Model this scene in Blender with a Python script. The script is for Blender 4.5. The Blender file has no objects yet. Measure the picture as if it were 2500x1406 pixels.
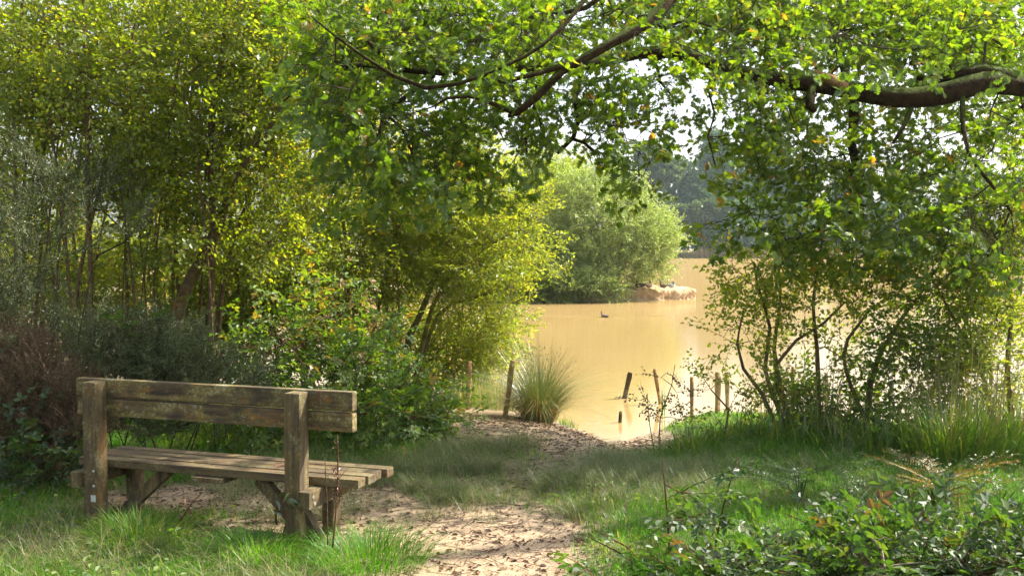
import bpy, math
import numpy as np
from mathutils import Vector

# ---------------------------------------------------------------- camera, world, sun, exposure
S = bpy.context.scene
COL = S.collection
F = 2500.0                      # focal length in photo pixels (photo is 2500 wide)
CAMH = 1.68
PITCH = math.atan(100 / F)
cam_d = bpy.data.cameras.new("camera")
cam = bpy.data.objects.new("camera", cam_d)
COL.objects.link(cam)
cam_d.sensor_width = 36.0
cam_d.lens = 36.0
cam_d.clip_end = 2000
cam_d.clip_start = 0.05
cam.location = (0, 0, CAMH)
cam.rotation_euler = (math.pi / 2 - PITCH, 0, 0)
S.camera = cam

SUN_EL = math.radians(46)
SUN_AZ = math.radians(68)       # clockwise from +Y (straight ahead) towards +X (right)
W = bpy.data.worlds.new("World")
S.world = W
W.use_nodes = True
wn = W.node_tree.nodes
wl = W.node_tree.links
sky = wn.new("ShaderNodeTexSky")
sky.sky_type = 'NISHITA'
sky.sun_disc = False
sky.sun_elevation = SUN_EL
sky.sun_rotation = SUN_AZ
sky.air_density = 1.0
sky.dust_density = 4.0
sky.ozone_density = 1.0
bg = wn["Background"]
bg.inputs[1].default_value = 0.15
hs = wn.new('ShaderNodeHueSaturation'); hs.inputs['Saturation'].default_value = 0.5; hs.inputs['Value'].default_value = 1.05   # sky colour greyed and lifted slightly to whiten the blue fill light
wl.new(sky.outputs[0], hs.inputs['Color']); wl.new(hs.outputs[0], bg.inputs[0])
sun_d = bpy.data.lights.new("sun", 'SUN')
sun_d.energy = 5.0
sun_d.angle = math.radians(0.6)
sun_d.color = (1.0, 0.93, 0.80)
sun = bpy.data.objects.new("sun", sun_d)
COL.objects.link(sun)
sdir = Vector((math.sin(SUN_AZ) * math.cos(SUN_EL), math.cos(SUN_AZ) * math.cos(SUN_EL), math.sin(SUN_EL)))
sun.rotation_euler = sdir.to_track_quat('Z', 'Y').to_euler()
sun.location = (20, 10, 30)
S.view_settings.view_transform = 'Standard'
S.view_settings.look = 'None'
S.view_settings.gamma = 1
S.view_settings.exposure = 1.4
S.render.engine = 'CYCLES'
S.cycles.max_bounces = 9
S.cycles.diffuse_bounces = 4
S.cycles.glossy_bounces = 3
S.cycles.transmission_bounces = 5
S.cycles.transparent_max_bounces = 8
S.cycles.volume_bounces = 0
S.cycles.caustics_reflective = False
S.cycles.caustics_refractive = False
S.cycles.use_denoising = True
S.cycles.sample_clamp_indirect = 6.0

PI = math.pi
WATER_Z = -0.35

# ---------------------------------------------------------------- pixel -> world
def P(px, py, Y):
    """world point at depth Y seen at photo pixel px,py (float or arrays)"""
    x = (np.asarray(px, float) - 1250) / F
    y = -(np.asarray(py, float) - 703) / F
    c, s = math.cos(PITCH), math.sin(PITCH)
    dy = c + y * s
    dz = -s + y * c
    t = np.asarray(Y, float) / dy
    return np.stack(np.broadcast_arrays(x * t, np.asarray(Y, float) * np.ones_like(x), CAMH + dz * t), axis=-1)

# ---------------------------------------------------------------- noise
def vnoise(x, y, seed=0):
    x = np.asarray(x, float); y = np.asarray(y, float)
    xi = np.floor(x).astype(np.int64); yi = np.floor(y).astype(np.int64)
    fx = x - xi; fy = y - yi
    fx = fx * fx * (3 - 2 * fx); fy = fy * fy * (3 - 2 * fy)
    def h(a, b):
        n = (a * 374761393 + b * 668265263 + seed * 2147483647 * 3) & 0xffffffff
        n = ((n ^ (n >> 13)) * 1274126177) & 0xffffffff
        return ((n ^ (n >> 16)) & 0xffff) / 65535.0
    return (h(xi, yi) * (1 - fx) + h(xi + 1, yi) * fx) * (1 - fy) + (h(xi, yi + 1) * (1 - fx) + h(xi + 1, yi + 1) * fx) * fy

def fbm(x, y, seed=0, o=4):
    v = 0; a = 0.5; t = 0
    for i in range(o):
        v = v + a * vnoise(x * 2 ** i, y * 2 ** i, seed + i * 7); t += a; a *= 0.5
    return v / t

def sstep(a, b, x):
    t = np.clip((x - a) / (b - a), 0, 1)
    return t * t * (3 - 2 * t)

# ---------------------------------------------------------------- terrain
SX = [-60, -20, -8, -3, -1.0, -0.2, 0.35, 0.7, 1.0, 1.4, 1.8, 2.3, 3.2, 4.2, 6, 12, 60]
SY = [19, 16.5, 15.5, 14.6, 13.8, 13.0, 12.4, 11.5, 10.55, 10.9, 11.7, 12.4, 12.5, 11.8, 11.9, 12.5, 15]
def shore_y(X):
    return np.interp(X, SX, SY)

def ground_z(X, Y):
    X = np.asarray(X, float); Y = np.asarray(Y, float)
    s = shore_y(X) + 0.35 * (fbm(X * 1.3 + 5, Y * 1.3, 3) - 0.5)
    d = Y - s
    near = np.where(d < 0, WATER_Z * (1 - np.clip(-d / 3.8, 0, 1)) ** 1.25, WATER_Z - 0.32 * np.minimum(d, 3.0))
    near = near + 0.05 * (fbm(X * 0.8, Y * 0.8, 11) - 0.5) * sstep(0.2, 1.5, -d) + 0.015 * (fbm(X * 6, Y * 6, 12) - 0.5)
    far = sstep(184, 196, Y + 4 * fbm(X * 0.05, 0 * X, 5)) * 1.9
    side = sstep(110, 125, np.abs(X)) * 1.9
    rise = np.where(d > 20, np.maximum(far, side), 0)
    return near + rise

# masks in ground coordinates (1 = bare sandy earth)
def bare_mask(X, Y):
    n = fbm(X * 2.2, Y * 2.2, 21, 5) - 0.5
    n2 = fbm(X * 9, Y * 9, 25, 3) - 0.5
    def ell(cx, cy, rx, ry, k=0.35):
        r = np.sqrt(((X - cx) / rx) ** 2 + ((Y - cy) / ry) ** 2) + n * 0.8 + n2 * 0.35
        return 1 - sstep(1 - k, 1 + k, r)
    m = ell(-0.2, 5.65, 0.72, 1.05)
    m = np.maximum(m, ell(-0.9, 6.3, 0.85, 0.5))
    m = np.maximum(m, ell(-1.75, 6.85, 1.05, 0.5))
    m = np.maximum(m, ell(0.25, 9.7, 1.05, 1.45))
    m = np.maximum(m, ell(-0.1, 11.2, 0.75, 1.6))
    m = np.maximum(m, ell(1.0, 10.2, 0.7, 1.2))
    m = np.maximum(m, 0.5 * ell(0.0, 7.6, 1.0, 1.0, 0.6))
    m = np.maximum(m, 1 - sstep(0.1, 0.45, shore_y(X) - Y + n * 0.3))
    return np.clip(m, 0, 1)

# ---------------------------------------------------------------- mesh buffers
class Buf:
    def __init__(s):
        s.v = []; s.f = {}; s.t = []; s.n = 0
    def add(s, v, faces, tint=0.5):
        v = np.asarray(v, float).reshape(-1, 3)
        s.v.append(v)
        s.t.append(np.broadcast_to(np.asarray(tint, float), (len(v),)))
        for f in (faces if isinstance(faces, list) else [faces]):
            f = np.asarray(f, np.int64)
            if len(f): s.f.setdefault(f.shape[1], []).append(f + s.n)
        s.n += len(v)
    def inst(s, tv, tfaces, ttint, R, t, tint=None):
        """tv (k,3); R (M,3,3) incl. scale; t (M,3); ttint (k,), tint (M,)"""
        M, k = len(t), len(tv)
        if M == 0: return
        v = np.einsum('mij,kj->mki', R, tv) + t[:, None, :]
        tt = np.broadcast_to(ttint, (M, k))
        if tint is not None: tt = np.clip(tt + tint[:, None], 0, 1)
        fs = []
        for f in tfaces:
            fs.append((f[None] + (np.arange(M) * k)[:, None, None]).reshape(-1, f.shape[1]))
        s.add(v.reshape(-1, 3), fs, tt.reshape(-1))
    def arrays(s):
        return np.concatenate(s.v), {k: np.concatenate(a) for k, a in s.f.items()}, np.concatenate(s.t)

def build(name, buf, mat, parent=None, smooth=False, loc=None):
    me = bpy.data.meshes.new(name)
    v, fd, t = buf.arrays()
    if loc is not None: v = v - np.asarray(loc, float)
    elif parent is not None: v = v - np.array(parent_world(parent))
    idx = []; st = []; o = 0
    for k, a in fd.items():
        idx.append(a.reshape(-1)); st.append(o + np.arange(len(a)) * k); o += a.size
    idx = np.concatenate(idx).astype(np.int32); st = np.concatenate(st).astype(np.int32)
    me.vertices.add(len(v)); me.vertices.foreach_set('co', v.reshape(-1).astype(np.float32))
    me.loops.add(len(idx)); me.loops.foreach_set('vertex_index', idx)
    me.polygons.add(len(st)); me.polygons.foreach_set('loop_start', st)
    if smooth: me.polygons.foreach_set('use_smooth', np.ones(len(st), bool))
    else: me.polygons.foreach_set('use_smooth', np.zeros(len(st), bool))
    at = me.attributes.new('tint', 'FLOAT', 'POINT'); at.data.foreach_set('value', t.astype(np.float32))
    me.update(calc_edges=True)
    me.materials.append(mat)
    ob = bpy.data.objects.new(name, me)
    COL.objects.link(ob)
    if parent is not None: ob.parent = parent
    elif loc is not None: ob.location = loc
    return ob

def parent_world(p):
    l = Vector((0, 0, 0))
    while p is not None:
        l = l + p.location; p = p.parent
    return l

def tag(o, label, cat, group=None, kind=None):
    if label: o['label'] = label
    if cat: o['category'] = cat
    if group: o['group'] = group
    if kind: o['kind'] = kind
    return o

def empty(name, loc, label, cat, group=None):
    o = bpy.data.objects.new(name, None); COL.objects.link(o)
    o.location = tuple(float(c) for c in loc); o.empty_display_size = 0.2
    return tag(o, label, cat, group)

# ---------------------------------------------------------------- materials
def newmat(name):
    m = bpy.data.materials.new(name); m.use_nodes = True
    nt = m.node_tree
    for n in list(nt.nodes): nt.nodes.remove(n)
    out = nt.nodes.new("ShaderNodeOutputMaterial")
    return m, nt, out

def ramp(nt, stops, src=None):
    r = nt.nodes.new("ShaderNodeValToRGB")
    el = r.color_ramp.elements
    while len(el) > 1: el.remove(el[-1])
    el[0].position = stops[0][0]; el[0].color = (*stops[0][1], 1)
    for p, c in stops[1:]:
        e = el.new(p); e.color = (*c, 1)
    if src is not None: nt.links.new(src, r.inputs[0])
    return r

def attr(nt, name='tint'):
    a = nt.nodes.new("ShaderNodeAttribute"); a.attribute_name = name
    return a.outputs['Fac']

def noise(nt, scale, detail=4, vec=None, rough=0.6):
    n = nt.nodes.new("ShaderNodeTexNoise"); n.inputs['Scale'].default_value = scale
    n.inputs['Detail'].default_value = detail; n.inputs['Roughness'].default_value = rough
    if vec is not None: nt.links.new(vec, n.inputs['Vector'])
    return n.outputs['Fac']

def leaf_mat(name, stops, trans=0.5, tmul=(1.5, 1.6, 0.55), gloss=0.03, rough=0.4):
    m, nt, out = newmat(name)
    r = ramp(nt, stops, attr(nt))
    d = nt.nodes.new("ShaderNodeBsdfDiffuse"); nt.links.new(r.outputs[0], d.inputs[0])
    mu = nt.nodes.new("ShaderNodeMix"); mu.data_type = 'RGBA'; mu.blend_type = 'MULTIPLY'; mu.inputs[0].default_value = 1
    mu.clamp_result = False
    nt.links.new(r.outputs[0], mu.inputs[6]); mu.inputs[7].default_value = (*tmul, 1)
    t = nt.nodes.new("ShaderNodeBsdfTranslucent"); nt.links.new(mu.outputs[2], t.inputs[0])
    mx = nt.nodes.new("ShaderNodeMixShader"); mx.inputs[0].default_value = trans
    nt.links.new(d.outputs[0], mx.inputs[1]); nt.links.new(t.outputs[0], mx.inputs[2])
    g = nt.nodes.new("ShaderNodeBsdfGlossy"); g.inputs['Roughness'].default_value = rough
    g.inputs[0].default_value = (1, 1, 1, 1)
    mg = nt.nodes.new("ShaderNodeMixShader"); mg.inputs[0].default_value = gloss
    nt.links.new(mx.outputs[0], mg.inputs[1]); nt.links.new(g.outputs[0], mg.inputs[2])
    nt.links.new(mg.outputs[0], out.inputs[0])
    return m

def bark_mat(name, a, b, c, scale=20, moss=None):
    m, nt, out = newmat(name)
    tc = nt.nodes.new("ShaderNodeTexCoord")
    f = noise(nt, scale, 6, tc.outputs['Object'])
    r = ramp(nt, [(0.3, a), (0.5, b), (0.7, c)], f)
    p = nt.nodes.new("ShaderNodeBsdfPrincipled"); p.inputs['Roughness'].default_value = 0.95; p.inputs['Specular IOR Level'].default_value = 0.12
    nt.links.new(r.outputs[0], p.inputs['Base Color'])
    if moss:      # moss grows on the upper side of the limb
        ge = nt.nodes.new("ShaderNodeNewGeometry"); sp = nt.nodes.new("ShaderNodeSeparateXYZ"); nt.links.new(ge.outputs['Normal'], sp.inputs[0])
        ad = nt.nodes.new("ShaderNodeMath"); ad.operation = 'ADD'; nt.links.new(sp.outputs[2], ad.inputs[0]); nt.links.new(noise(nt, 7, 6, tc.outputs['Object'], .75), ad.inputs[1])
        mr = nt.nodes.new("ShaderNodeMapRange"); mr.inputs[1].default_value = .75; mr.inputs[2].default_value = 1.15; nt.links.new(ad.outputs[0], mr.inputs[0])
        mm = nt.nodes.new("ShaderNodeMix"); mm.data_type = 'RGBA'; nt.links.new(mr.outputs[0], mm.inputs[0]); nt.links.new(r.outputs[0], mm.inputs[6]); mm.inputs[7].default_value = (*moss, 1)
        nt.links.new(mm.outputs[2], p.inputs['Base Color'])
    bu = nt.nodes.new("ShaderNodeBump"); bu.inputs['Strength'].default_value = 0.9; bu.inputs['Distance'].default_value = 0.03
    nt.links.new(noise(nt, scale * 2.5, 5, tc.outputs['Object']), bu.inputs['Height'])
    nt.links.new(bu.outputs[0], p.inputs['Normal'])
    nt.links.new(p.outputs[0], out.inputs[0])
    return m

M = {}
M['oak_leaf'] = leaf_mat('oak_leaf', [(0, (0.05, 0.10, 0.010)), (0.45, (0.085, 0.155, 0.014)), (0.85, (0.14, 0.20, 0.016)), (0.99, (0.20, 0.21, 0.03)), (1.0, (0.30, 0.17, 0.03))], 0.56, (2.4, 2.25, 0.5))
M['hazel_leaf'] = leaf_mat('hazel_leaf', [(0, (0.08, 0.132, 0.014)), (0.5, (0.147, 0.208, 0.02)), (0.88, (0.235, 0.275, 0.025)), (0.95, (0.32, 0.27, 0.03))], 0.58, (2.6, 2.4, 0.55))
M['sallow_leaf'] = leaf_mat('sallow_leaf', [(0, (0.125, 0.185, 0.025)), (0.5, (0.225, 0.285, 0.04)), (0.88, (0.30, 0.31, 0.035)), (0.96, (0.42, 0.34, 0.05))], 0.58, (1.9, 1.8, 0.5))
M['willow_leaf'] = leaf_mat('willow_leaf', [(0, (0.15, 0.21, 0.06)), (0.5, (0.27, 0.35, 0.11)), (0.9, (0.42, 0.48, 0.20)), (1, (0.52, 0.56, 0.34))], 0.5, (1.35, 1.4, 0.6), 0.04)
M['far_leaf'] = leaf_mat('far_leaf', [(0, (0.045, 0.085, 0.02)), (0.5, (0.085, 0.135, 0.03)), (1, (0.20, 0.22, 0.05))], 0.4, (1.3, 1.4, 0.6), 0.03)
M['far_pale'] = leaf_mat('far_pale', [(0, (0.055, 0.11, 0.05)), (0.5, (0.10, 0.17, 0.08)), (1, (0.19, 0.26, 0.12))], 0.4, (1.2, 1.3, 0.8), 0.03)
M['bramble_leaf'] = leaf_mat('bramble_leaf', [(0, (0.02, 0.05, 0.012)), (0.5, (0.04, 0.085, 0.018)), (0.84, (0.075, 0.12, 0.022)), (0.94, (0.085, 0.055, 0.02)), (1.0, (0.11, 0.06, 0.03))], 0.45, (1.8, 1.9, 0.5), 0.035, 0.5)
M['gorse'] = leaf_mat('gorse', [(0, (0.06, 0.09, 0.022)), (0.5, (0.11, 0.15, 0.04)), (0.85, (0.18, 0.22, 0.08)), (0.9, (0.16, 0.10, 0.06)), (1, (0.22, 0.13, 0.08))], 0.25, (1.2, 1.3, 0.8), 0.06)
M['dead_gorse'] = leaf_mat('dead_gorse', [(0, (0.07, 0.045, 0.028)), (0.5, (0.13, 0.085, 0.05)), (1, (0.21, 0.14, 0.09))], 0.2, (1.1, 1, 0.9), 0.02)
M['bramble_light'] = leaf_mat('bramble_light', [(0, (0.04, 0.095, 0.015)), (0.5, (0.08, 0.155, 0.02)), (0.9, (0.15, 0.21, 0.03)), (1.0, (0.25, 0.17, 0.05))], 0.5, (2.0, 2.0, 0.5), 0.03, 0.5)
M['fern'] = leaf_mat('fern', [(0, (0.035, 0.075, 0.018)), (0.5, (0.06, 0.11, 0.03)), (0.8, (0.10, 0.14, 0.035)), (0.9, (0.28, 0.12, 0.04)), (1, (0.36, 0.15, 0.05))], 0.45, (1.4, 1.4, 0.6))
M['grass'] = leaf_mat('grass', [(0, (0.035, 0.11, 0.008)), (0.45, (0.075, 0.21, 0.012)), (0.75, (0.14, 0.29, 0.02)), (0.86, (0.24, 0.24, 0.06)), (1, (0.38, 0.30, 0.14))], 0.5, (1.8, 1.8, 0.5), 0.015)
M['straw'] = leaf_mat('straw', [(0, (0.08, 0.17, 0.03)), (0.5, (0.17, 0.18, 0.07)), (1, (0.36, 0.29, 0.16))], 0.35, (1.2, 1.1, 0.8), 0.04)
M['sedge'] = leaf_mat('sedge', [(0, (0.05, 0.12, 0.015)), (0.5, (0.10, 0.20, 0.02)), (0.85, (0.2, 0.27, 0.04)), (0.95, (0.4, 0.3, 0.12))], 0.5, (1.5, 1.5, 0.5), 0.07)
M['rush'] = leaf_mat('rush', [(0, (0.07, 0.12, 0.03)), (0.5, (0.13, 0.18, 0.05)), (0.8, (0.22, 0.21, 0.08)), (1, (0.50, 0.32, 0.12))], 0.25, (1.3, 1.2, 0.6), 0.08)
M['reed'] = leaf_mat('reed', [(0, (0.16, 0.19, 0.06)), (0.5, (0.36, 0.27, 0.10)), (1, (0.55, 0.30, 0.12))], 0.3, (1.2, 1.1, 0.8), 0.02)
M['dry_leaf'] = leaf_mat('dry_leaf', [(0, (0.05, 0.03, 0.02)), (0.5, (0.12, 0.07, 0.045)), (1, (0.34, 0.2, 0.12))], 0.2, (1.2, 1, 0.8), 0.03)
M['red_leaf'] = leaf_mat('red_leaf', [(0, (0.05, 0.09, 0.02)), (0.5, (0.08, 0.1, 0.03)), (0.6, (0.16, 0.06, 0.04)), (1, (0.22, 0.1, 0.06))], 0.35, (1.3, 1.2, 0.7), 0.06)
M['oak_bark'] = bark_mat('oak_bark', (0.012, 0.008, 0.004), (0.042, 0.023, 0.011), (0.05, 0.045, 0.012), 14, (0.055, 0.075, 0.012))
M['twig'] = bark_mat('twig', (0.03, 0.022, 0.014), (0.06, 0.045, 0.028), (0.10, 0.08, 0.05), 14)
M['stem'] = bark_mat('stem', (0.09, 0.055, 0.032), (0.16, 0.10, 0.055), (0.22, 0.18, 0.09), 14)
M['green_stem'] = bark_mat('green_stem', (0.12, 0.11, 0.045), (0.20, 0.18, 0.07), (0.28, 0.26, 0.11), 14)
M['pale_stem'] = bark_mat('pale_stem', (0.35, 0.25, 0.17), (0.5, 0.38, 0.28), (0.6, 0.48, 0.36), 30)
M['cane'] = bark_mat('cane', (0.08, 0.035, 0.025), (0.12, 0.06, 0.035), (0.10, 0.11, 0.04), 30)

def ground_material():
    m, nt, out = newmat('earth')
    tc = nt.nodes.new("ShaderNodeTexCoord"); v = tc.outputs['Object']
    n1 = noise(nt, 3.0, 8, v); n2 = noise(nt, 22, 6, v); n3 = noise(nt, 75, 4, v)
    sand = ramp(nt, [(0.25, (0.14, 0.09, 0.055)), (0.42, (0.26, 0.185, 0.11)), (0.6, (0.34, 0.25, 0.155)), (0.78, (0.42, 0.33, 0.22))], n2)
    deb = ramp(nt, [(0.36, (0.25, 0.18, 0.14)), (0.46, (1, 1, 1))], n3)
    mu = nt.nodes.new("ShaderNodeMix"); mu.data_type = 'RGBA'; mu.blend_type = 'MULTIPLY'; mu.inputs[0].default_value = 0.7
    nt.links.new(sand.outputs[0], mu.inputs[6]); nt.links.new(deb.outputs[0], mu.inputs[7])
    soil = ramp(nt, [(0.3, (0.05, 0.035, 0.02)), (0.5, (0.08, 0.075, 0.03)), (0.7, (0.13, 0.10, 0.055))], n2)
    mx = nt.nodes.new("ShaderNodeMix"); mx.data_type = 'RGBA'
    nt.links.new(attr(nt), mx.inputs[0]); nt.links.new(soil.outputs[0], mx.inputs[6]); nt.links.new(mu.outputs[2], mx.inputs[7])
    p = nt.nodes.new("ShaderNodeBsdfPrincipled"); p.inputs['Roughness'].default_value = 0.85
    nt.links.new(mx.outputs[2], p.inputs['Base Color'])
    bu = nt.nodes.new("ShaderNodeBump"); bu.inputs['Strength'].default_value = 0.5; bu.inputs['Distance'].default_value = 0.012
    ad = nt.nodes.new("ShaderNodeMath"); ad.operation = 'ADD'
    nt.links.new(n2, ad.inputs[0]); nt.links.new(n3, ad.inputs[1])
    nt.links.new(ad.outputs[0], bu.inputs['Height']); nt.links.new(bu.outputs[0], p.inputs['Normal'])
    nt.links.new(p.outputs[0], out.inputs[0])
    return m
M['earth'] = ground_material()

def water_material():
    m, nt, out = newmat('muddy_water')
    tc = nt.nodes.new("ShaderNodeTexCoord"); v = tc.outputs['Object']
    mp = nt.nodes.new("ShaderNodeMapping"); mp.inputs['Scale'].default_value = (0.55, 1.6, 1)
    nt.links.new(v, mp.inputs[0])
    f = noise(nt, 0.15, 3, v)
    r = ramp(nt, [(0.3, (0.295, 0.205, 0.080)), (0.7, (0.33, 0.230, 0.096))], f)
    d = nt.nodes.new("ShaderNodeBsdfDiffuse"); nt.links.new(r.outputs[0], d.inputs[0])
    g = nt.nodes.new("ShaderNodeBsdfGlossy"); g.inputs['Roughness'].default_value = 0.03
    bu = nt.nodes.new("ShaderNodeBump"); bu.inputs['Strength'].default_value = 0.25; bu.inputs['Distance'].default_value = 0.008
    nt.links.new(noise(nt, 9, 3, mp.outputs[0]), bu.inputs['Height']); nt.links.new(bu.outputs[0], g.inputs['Normal'])
    fr = nt.nodes.new("ShaderNodeFresnel"); fr.inputs[0].default_value = 1.33
    mn = nt.nodes.new("ShaderNodeMath"); mn.operation = 'MINIMUM'; mn.inputs[1].default_value = 0.5
    nt.links.new(fr.outputs[0], mn.inputs[0])
    mx = nt.nodes.new("ShaderNodeMixShader")
    nt.links.new(mn.outputs[0], mx.inputs[0]); nt.links.new(d.outputs[0], mx.inputs[1]); nt.links.new(g.outputs[0], mx.inputs[2])
    nt.links.new(mx.outputs[0], out.inputs[0])
    return m
M['water'] = water_material()

def wood_material(name, lichen=1.0, axis=0):
    m, nt, out = newmat(name)
    tc = nt.nodes.new("ShaderNodeTexCoord")
    mp = nt.nodes.new("ShaderNodeMapping")
    sc = [40, 40, 40]; sc[axis] = 2.2
    mp.inputs['Scale'].default_value = sc
    nt.links.new(tc.outputs['Object'], mp.inputs[0])
    gr = noise(nt, 1.0, 7, mp.outputs[0], 0.65)
    base = ramp(nt, [(0.3, (0.022, 0.015, 0.009)), (0.45, (0.055, 0.036, 0.018)), (0.6, (0.108, 0.074, 0.036)), (0.76, (0.175, 0.13, 0.072))], gr)
    mp2 = nt.nodes.new("ShaderNodeMapping"); sc2 = [1.0, 1.0, 1.0]; sc2[axis] = .38
    mp2.inputs['Scale'].default_value = sc2; nt.links.new(tc.outputs['Object'], mp2.inputs[0])
    n1 = noise(nt, 10, 8, mp2.outputs[0], 0.72)
    n2 = noise(nt, 8.0, 8, mp2.outputs[0], 0.75)
    n3 = noise(nt, 55.0, 3, tc.outputs['Object'], 0.7)
    def over(prev, mask_src, lo, hi, col, amt):
        mk = nt.nodes.new("ShaderNodeMapRange"); mk.inputs[1].default_value = lo; mk.inputs[2].default_value = hi; mk.inputs[4].default_value = amt
        nt.links.new(mask_src, mk.inputs[0])
        mx = nt.nodes.new("ShaderNodeMix"); mx.data_type = 'RGBA'
        nt.links.new(mk.outputs[0], mx.inputs[0]); nt.links.new(prev, mx.inputs[6]); mx.inputs[7].default_value = (*col, 1)
        return mx.outputs[2]
    c = base.outputs[0]
    c = over(c, n1, 0.44, 0.60, (0.19, 0.145, 0.018), 0.8 * lichen)     # yellow-green algae
    c = over(c, n2, 0.53, 0.64, (0.26, 0.11, 0.012), 0.75 * lichen)      # orange lichen
    mu = nt.nodes.new("ShaderNodeMath"); mu.operation = 'MULTIPLY'
    nt.links.new(n1, mu.inputs[0]); nt.links.new(n3, mu.inputs[1])
    c = over(c, mu.outputs[0], 0.29, 0.33, (0.26, 0.26, 0.20), 0.7 * lichen)     # grey lichen crust
    n4 = noise(nt, 3.1, 4, tc.outputs['Object'], 0.6)
    c = over(c, n4, 0.52, 0.66, (0.022, 0.016, 0.010), 0.65 * min(1, lichen + .2))
    p = nt.nodes.new("ShaderNodeBsdfPrincipled"); p.inputs['Roughness'].default_value = 0.85
    nt.links.new(c, p.inputs['Base Color'])
    bu = nt.nodes.new("ShaderNodeBump"); bu.inputs['Strength'].default_value = 0.7; bu.inputs['Distance'].default_value = 0.006
    nt.links.new(gr, bu.inputs['Height']); nt.links.new(bu.outputs[0], p.inputs['Normal'])
    nt.links.new(p.outputs[0], out.inputs[0])
    return m
M['plank'] = wood_material('weathered_plank', 1.0, 0)
M['seat_plank'] = wood_material('grey_plank', 0.4, 0)
M['post_wood'] = wood_material('weathered_post', 0.55, 2)
M['stake'] = bark_mat('stake_wood', (0.20, 0.12, 0.06), (0.38, 0.23, 0.11), (0.52, 0.36, 0.19), 25)
M['sunlit_stake'] = bark_mat('sunlit_stake_wood', (0.34, 0.25, 0.14), (0.52, 0.40, 0.23), (0.62, 0.5, 0.32), 25)  # stake wood paled in colour to stand in for sunlight on the faces
M['dark_stake'] = bark_mat('dark_stake_wood', (0.035, 0.025, 0.018), (0.08, 0.055, 0.035), (0.13, 0.09, 0.055), 25)

def plain(name, col, rough=0.5, metal=0.0):
    m, nt, out = newmat(name)
    tc = nt.nodes.new("ShaderNodeTexCoord")
    r = ramp(nt, [(0.3, tuple(c * 0.75 for c in col)), (0.7, tuple(min(1, c * 1.15) for c in col))], noise(nt, 40, 3, tc.outputs['Object']))
    p = nt.nodes.new("ShaderNodeBsdfPrincipled"); p.inputs['Roughness'].default_value = rough; p.inputs['Metallic'].default_value = metal
    nt.links.new(r.outputs[0], p.inputs['Base Color']); nt.links.new(p.outputs[0], out.inputs[0])
    return m
M['bolt'] = plain('bolt_steel', (0.6, 0.6, 0.58), 0.35, 0.8)
M['tag_metal'] = plain('tag_metal', (0.6, 0.62, 0.6), 0.4, 0.3)

def mud_material():
    m, nt, out = newmat('island_clay')
    tc = nt.nodes.new("ShaderNodeTexCoord"); v = tc.outputs['Object']
    n2 = noise(nt, 4.5, 9, v, 0.75)
    r = ramp(nt, [(0.34, (0.30, 0.18, 0.09)), (0.5, (0.48, 0.33, 0.19)), (0.7, (0.56, 0.44, 0.30))], n2)
    p = nt.nodes.new("ShaderNodeBsdfPrincipled"); p.inputs['Roughness'].default_value = 0.9
    nt.links.new(r.outputs[0], p.inputs['Base Color'])
    bu = nt.nodes.new("ShaderNodeBump"); bu.inputs['Strength'].default_value = 0.9; bu.inputs['Distance'].default_value = 0.08
    nt.links.new(n2, bu.inputs['Height']); nt.links.new(bu.outputs[0], p.inputs['Normal'])
    nt.links.new(p.outputs[0], out.inputs[0])
    return m
M['clay'] = mud_material()

# ---------------------------------------------------------------- setting: ground, path, shore, water, island
def grid_mesh(xs, ys):
    X, Y = np.meshgrid(xs, ys)
    Z = ground_z(X, Y)
    v = np.stack([X, Y, Z], -1).reshape(-1, 3)
    nx, ny = len(xs), len(ys)
    i = np.arange(nx - 1)[None, :] + nx * np.arange(ny - 1)[:, None]
    f = np.stack([i, i + 1, i + nx + 1, i + nx], -1).reshape(-1, 4)
    return v, f, bare_mask(X, Y).reshape(-1)

xs = np.concatenate([np.arange(-200, -14, 6.0), np.arange(-14, -4, 0.25), np.arange(-4, 5, 0.045), np.arange(5, 14, 0.25), np.arange(14, 201, 6.0)])
ys = np.concatenate([np.arange(-60, 2, 3.0), np.arange(2, 4.5, 0.25), np.arange(4.5, 14, 0.045), np.arange(14, 22, 0.25), np.arange(22, 180, 8.0), np.arange(180, 200, 2.0), np.arange(200, 620, 30.0)])
gv, gf, gb = grid_mesh(xs, ys)
fc = gv[gf].mean(1)
fb = gb[gf].mean(1)
is_path = (fb > 0.5) & (fc[:, 1] < 8.4) & (fc[:, 1] > 3) & (np.abs(fc[:, 0]) < 3)
is_mud = (fb > 0.5) & ~is_path & (fc[:, 1] >= 8.0) & (fc[:, 1] < 14) & (np.abs(fc[:, 0]) < 4)
for nm, mk in (('ground', ~is_path & ~is_mud), ('path', is_path), ('muddy_shore', is_mud)):
    sel = gf[mk]
    u, inv = np.unique(sel.reshape(-1), return_inverse=True)
    b = Buf(); b.add(gv[u], inv.reshape(-1, 4), gb[u])
    o = build(nm, b, M['earth'], smooth=True)
    o['kind'] = 'structure'
b = Buf()
b.add([(-190, 9, WATER_Z), (190, 9, WATER_Z), (190, 230, WATER_Z), (-190, 230, WATER_Z)], [np.array([[0, 1, 2, 3]])])
o = build('water', b, M['water']); o['kind'] = 'structure'

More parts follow.
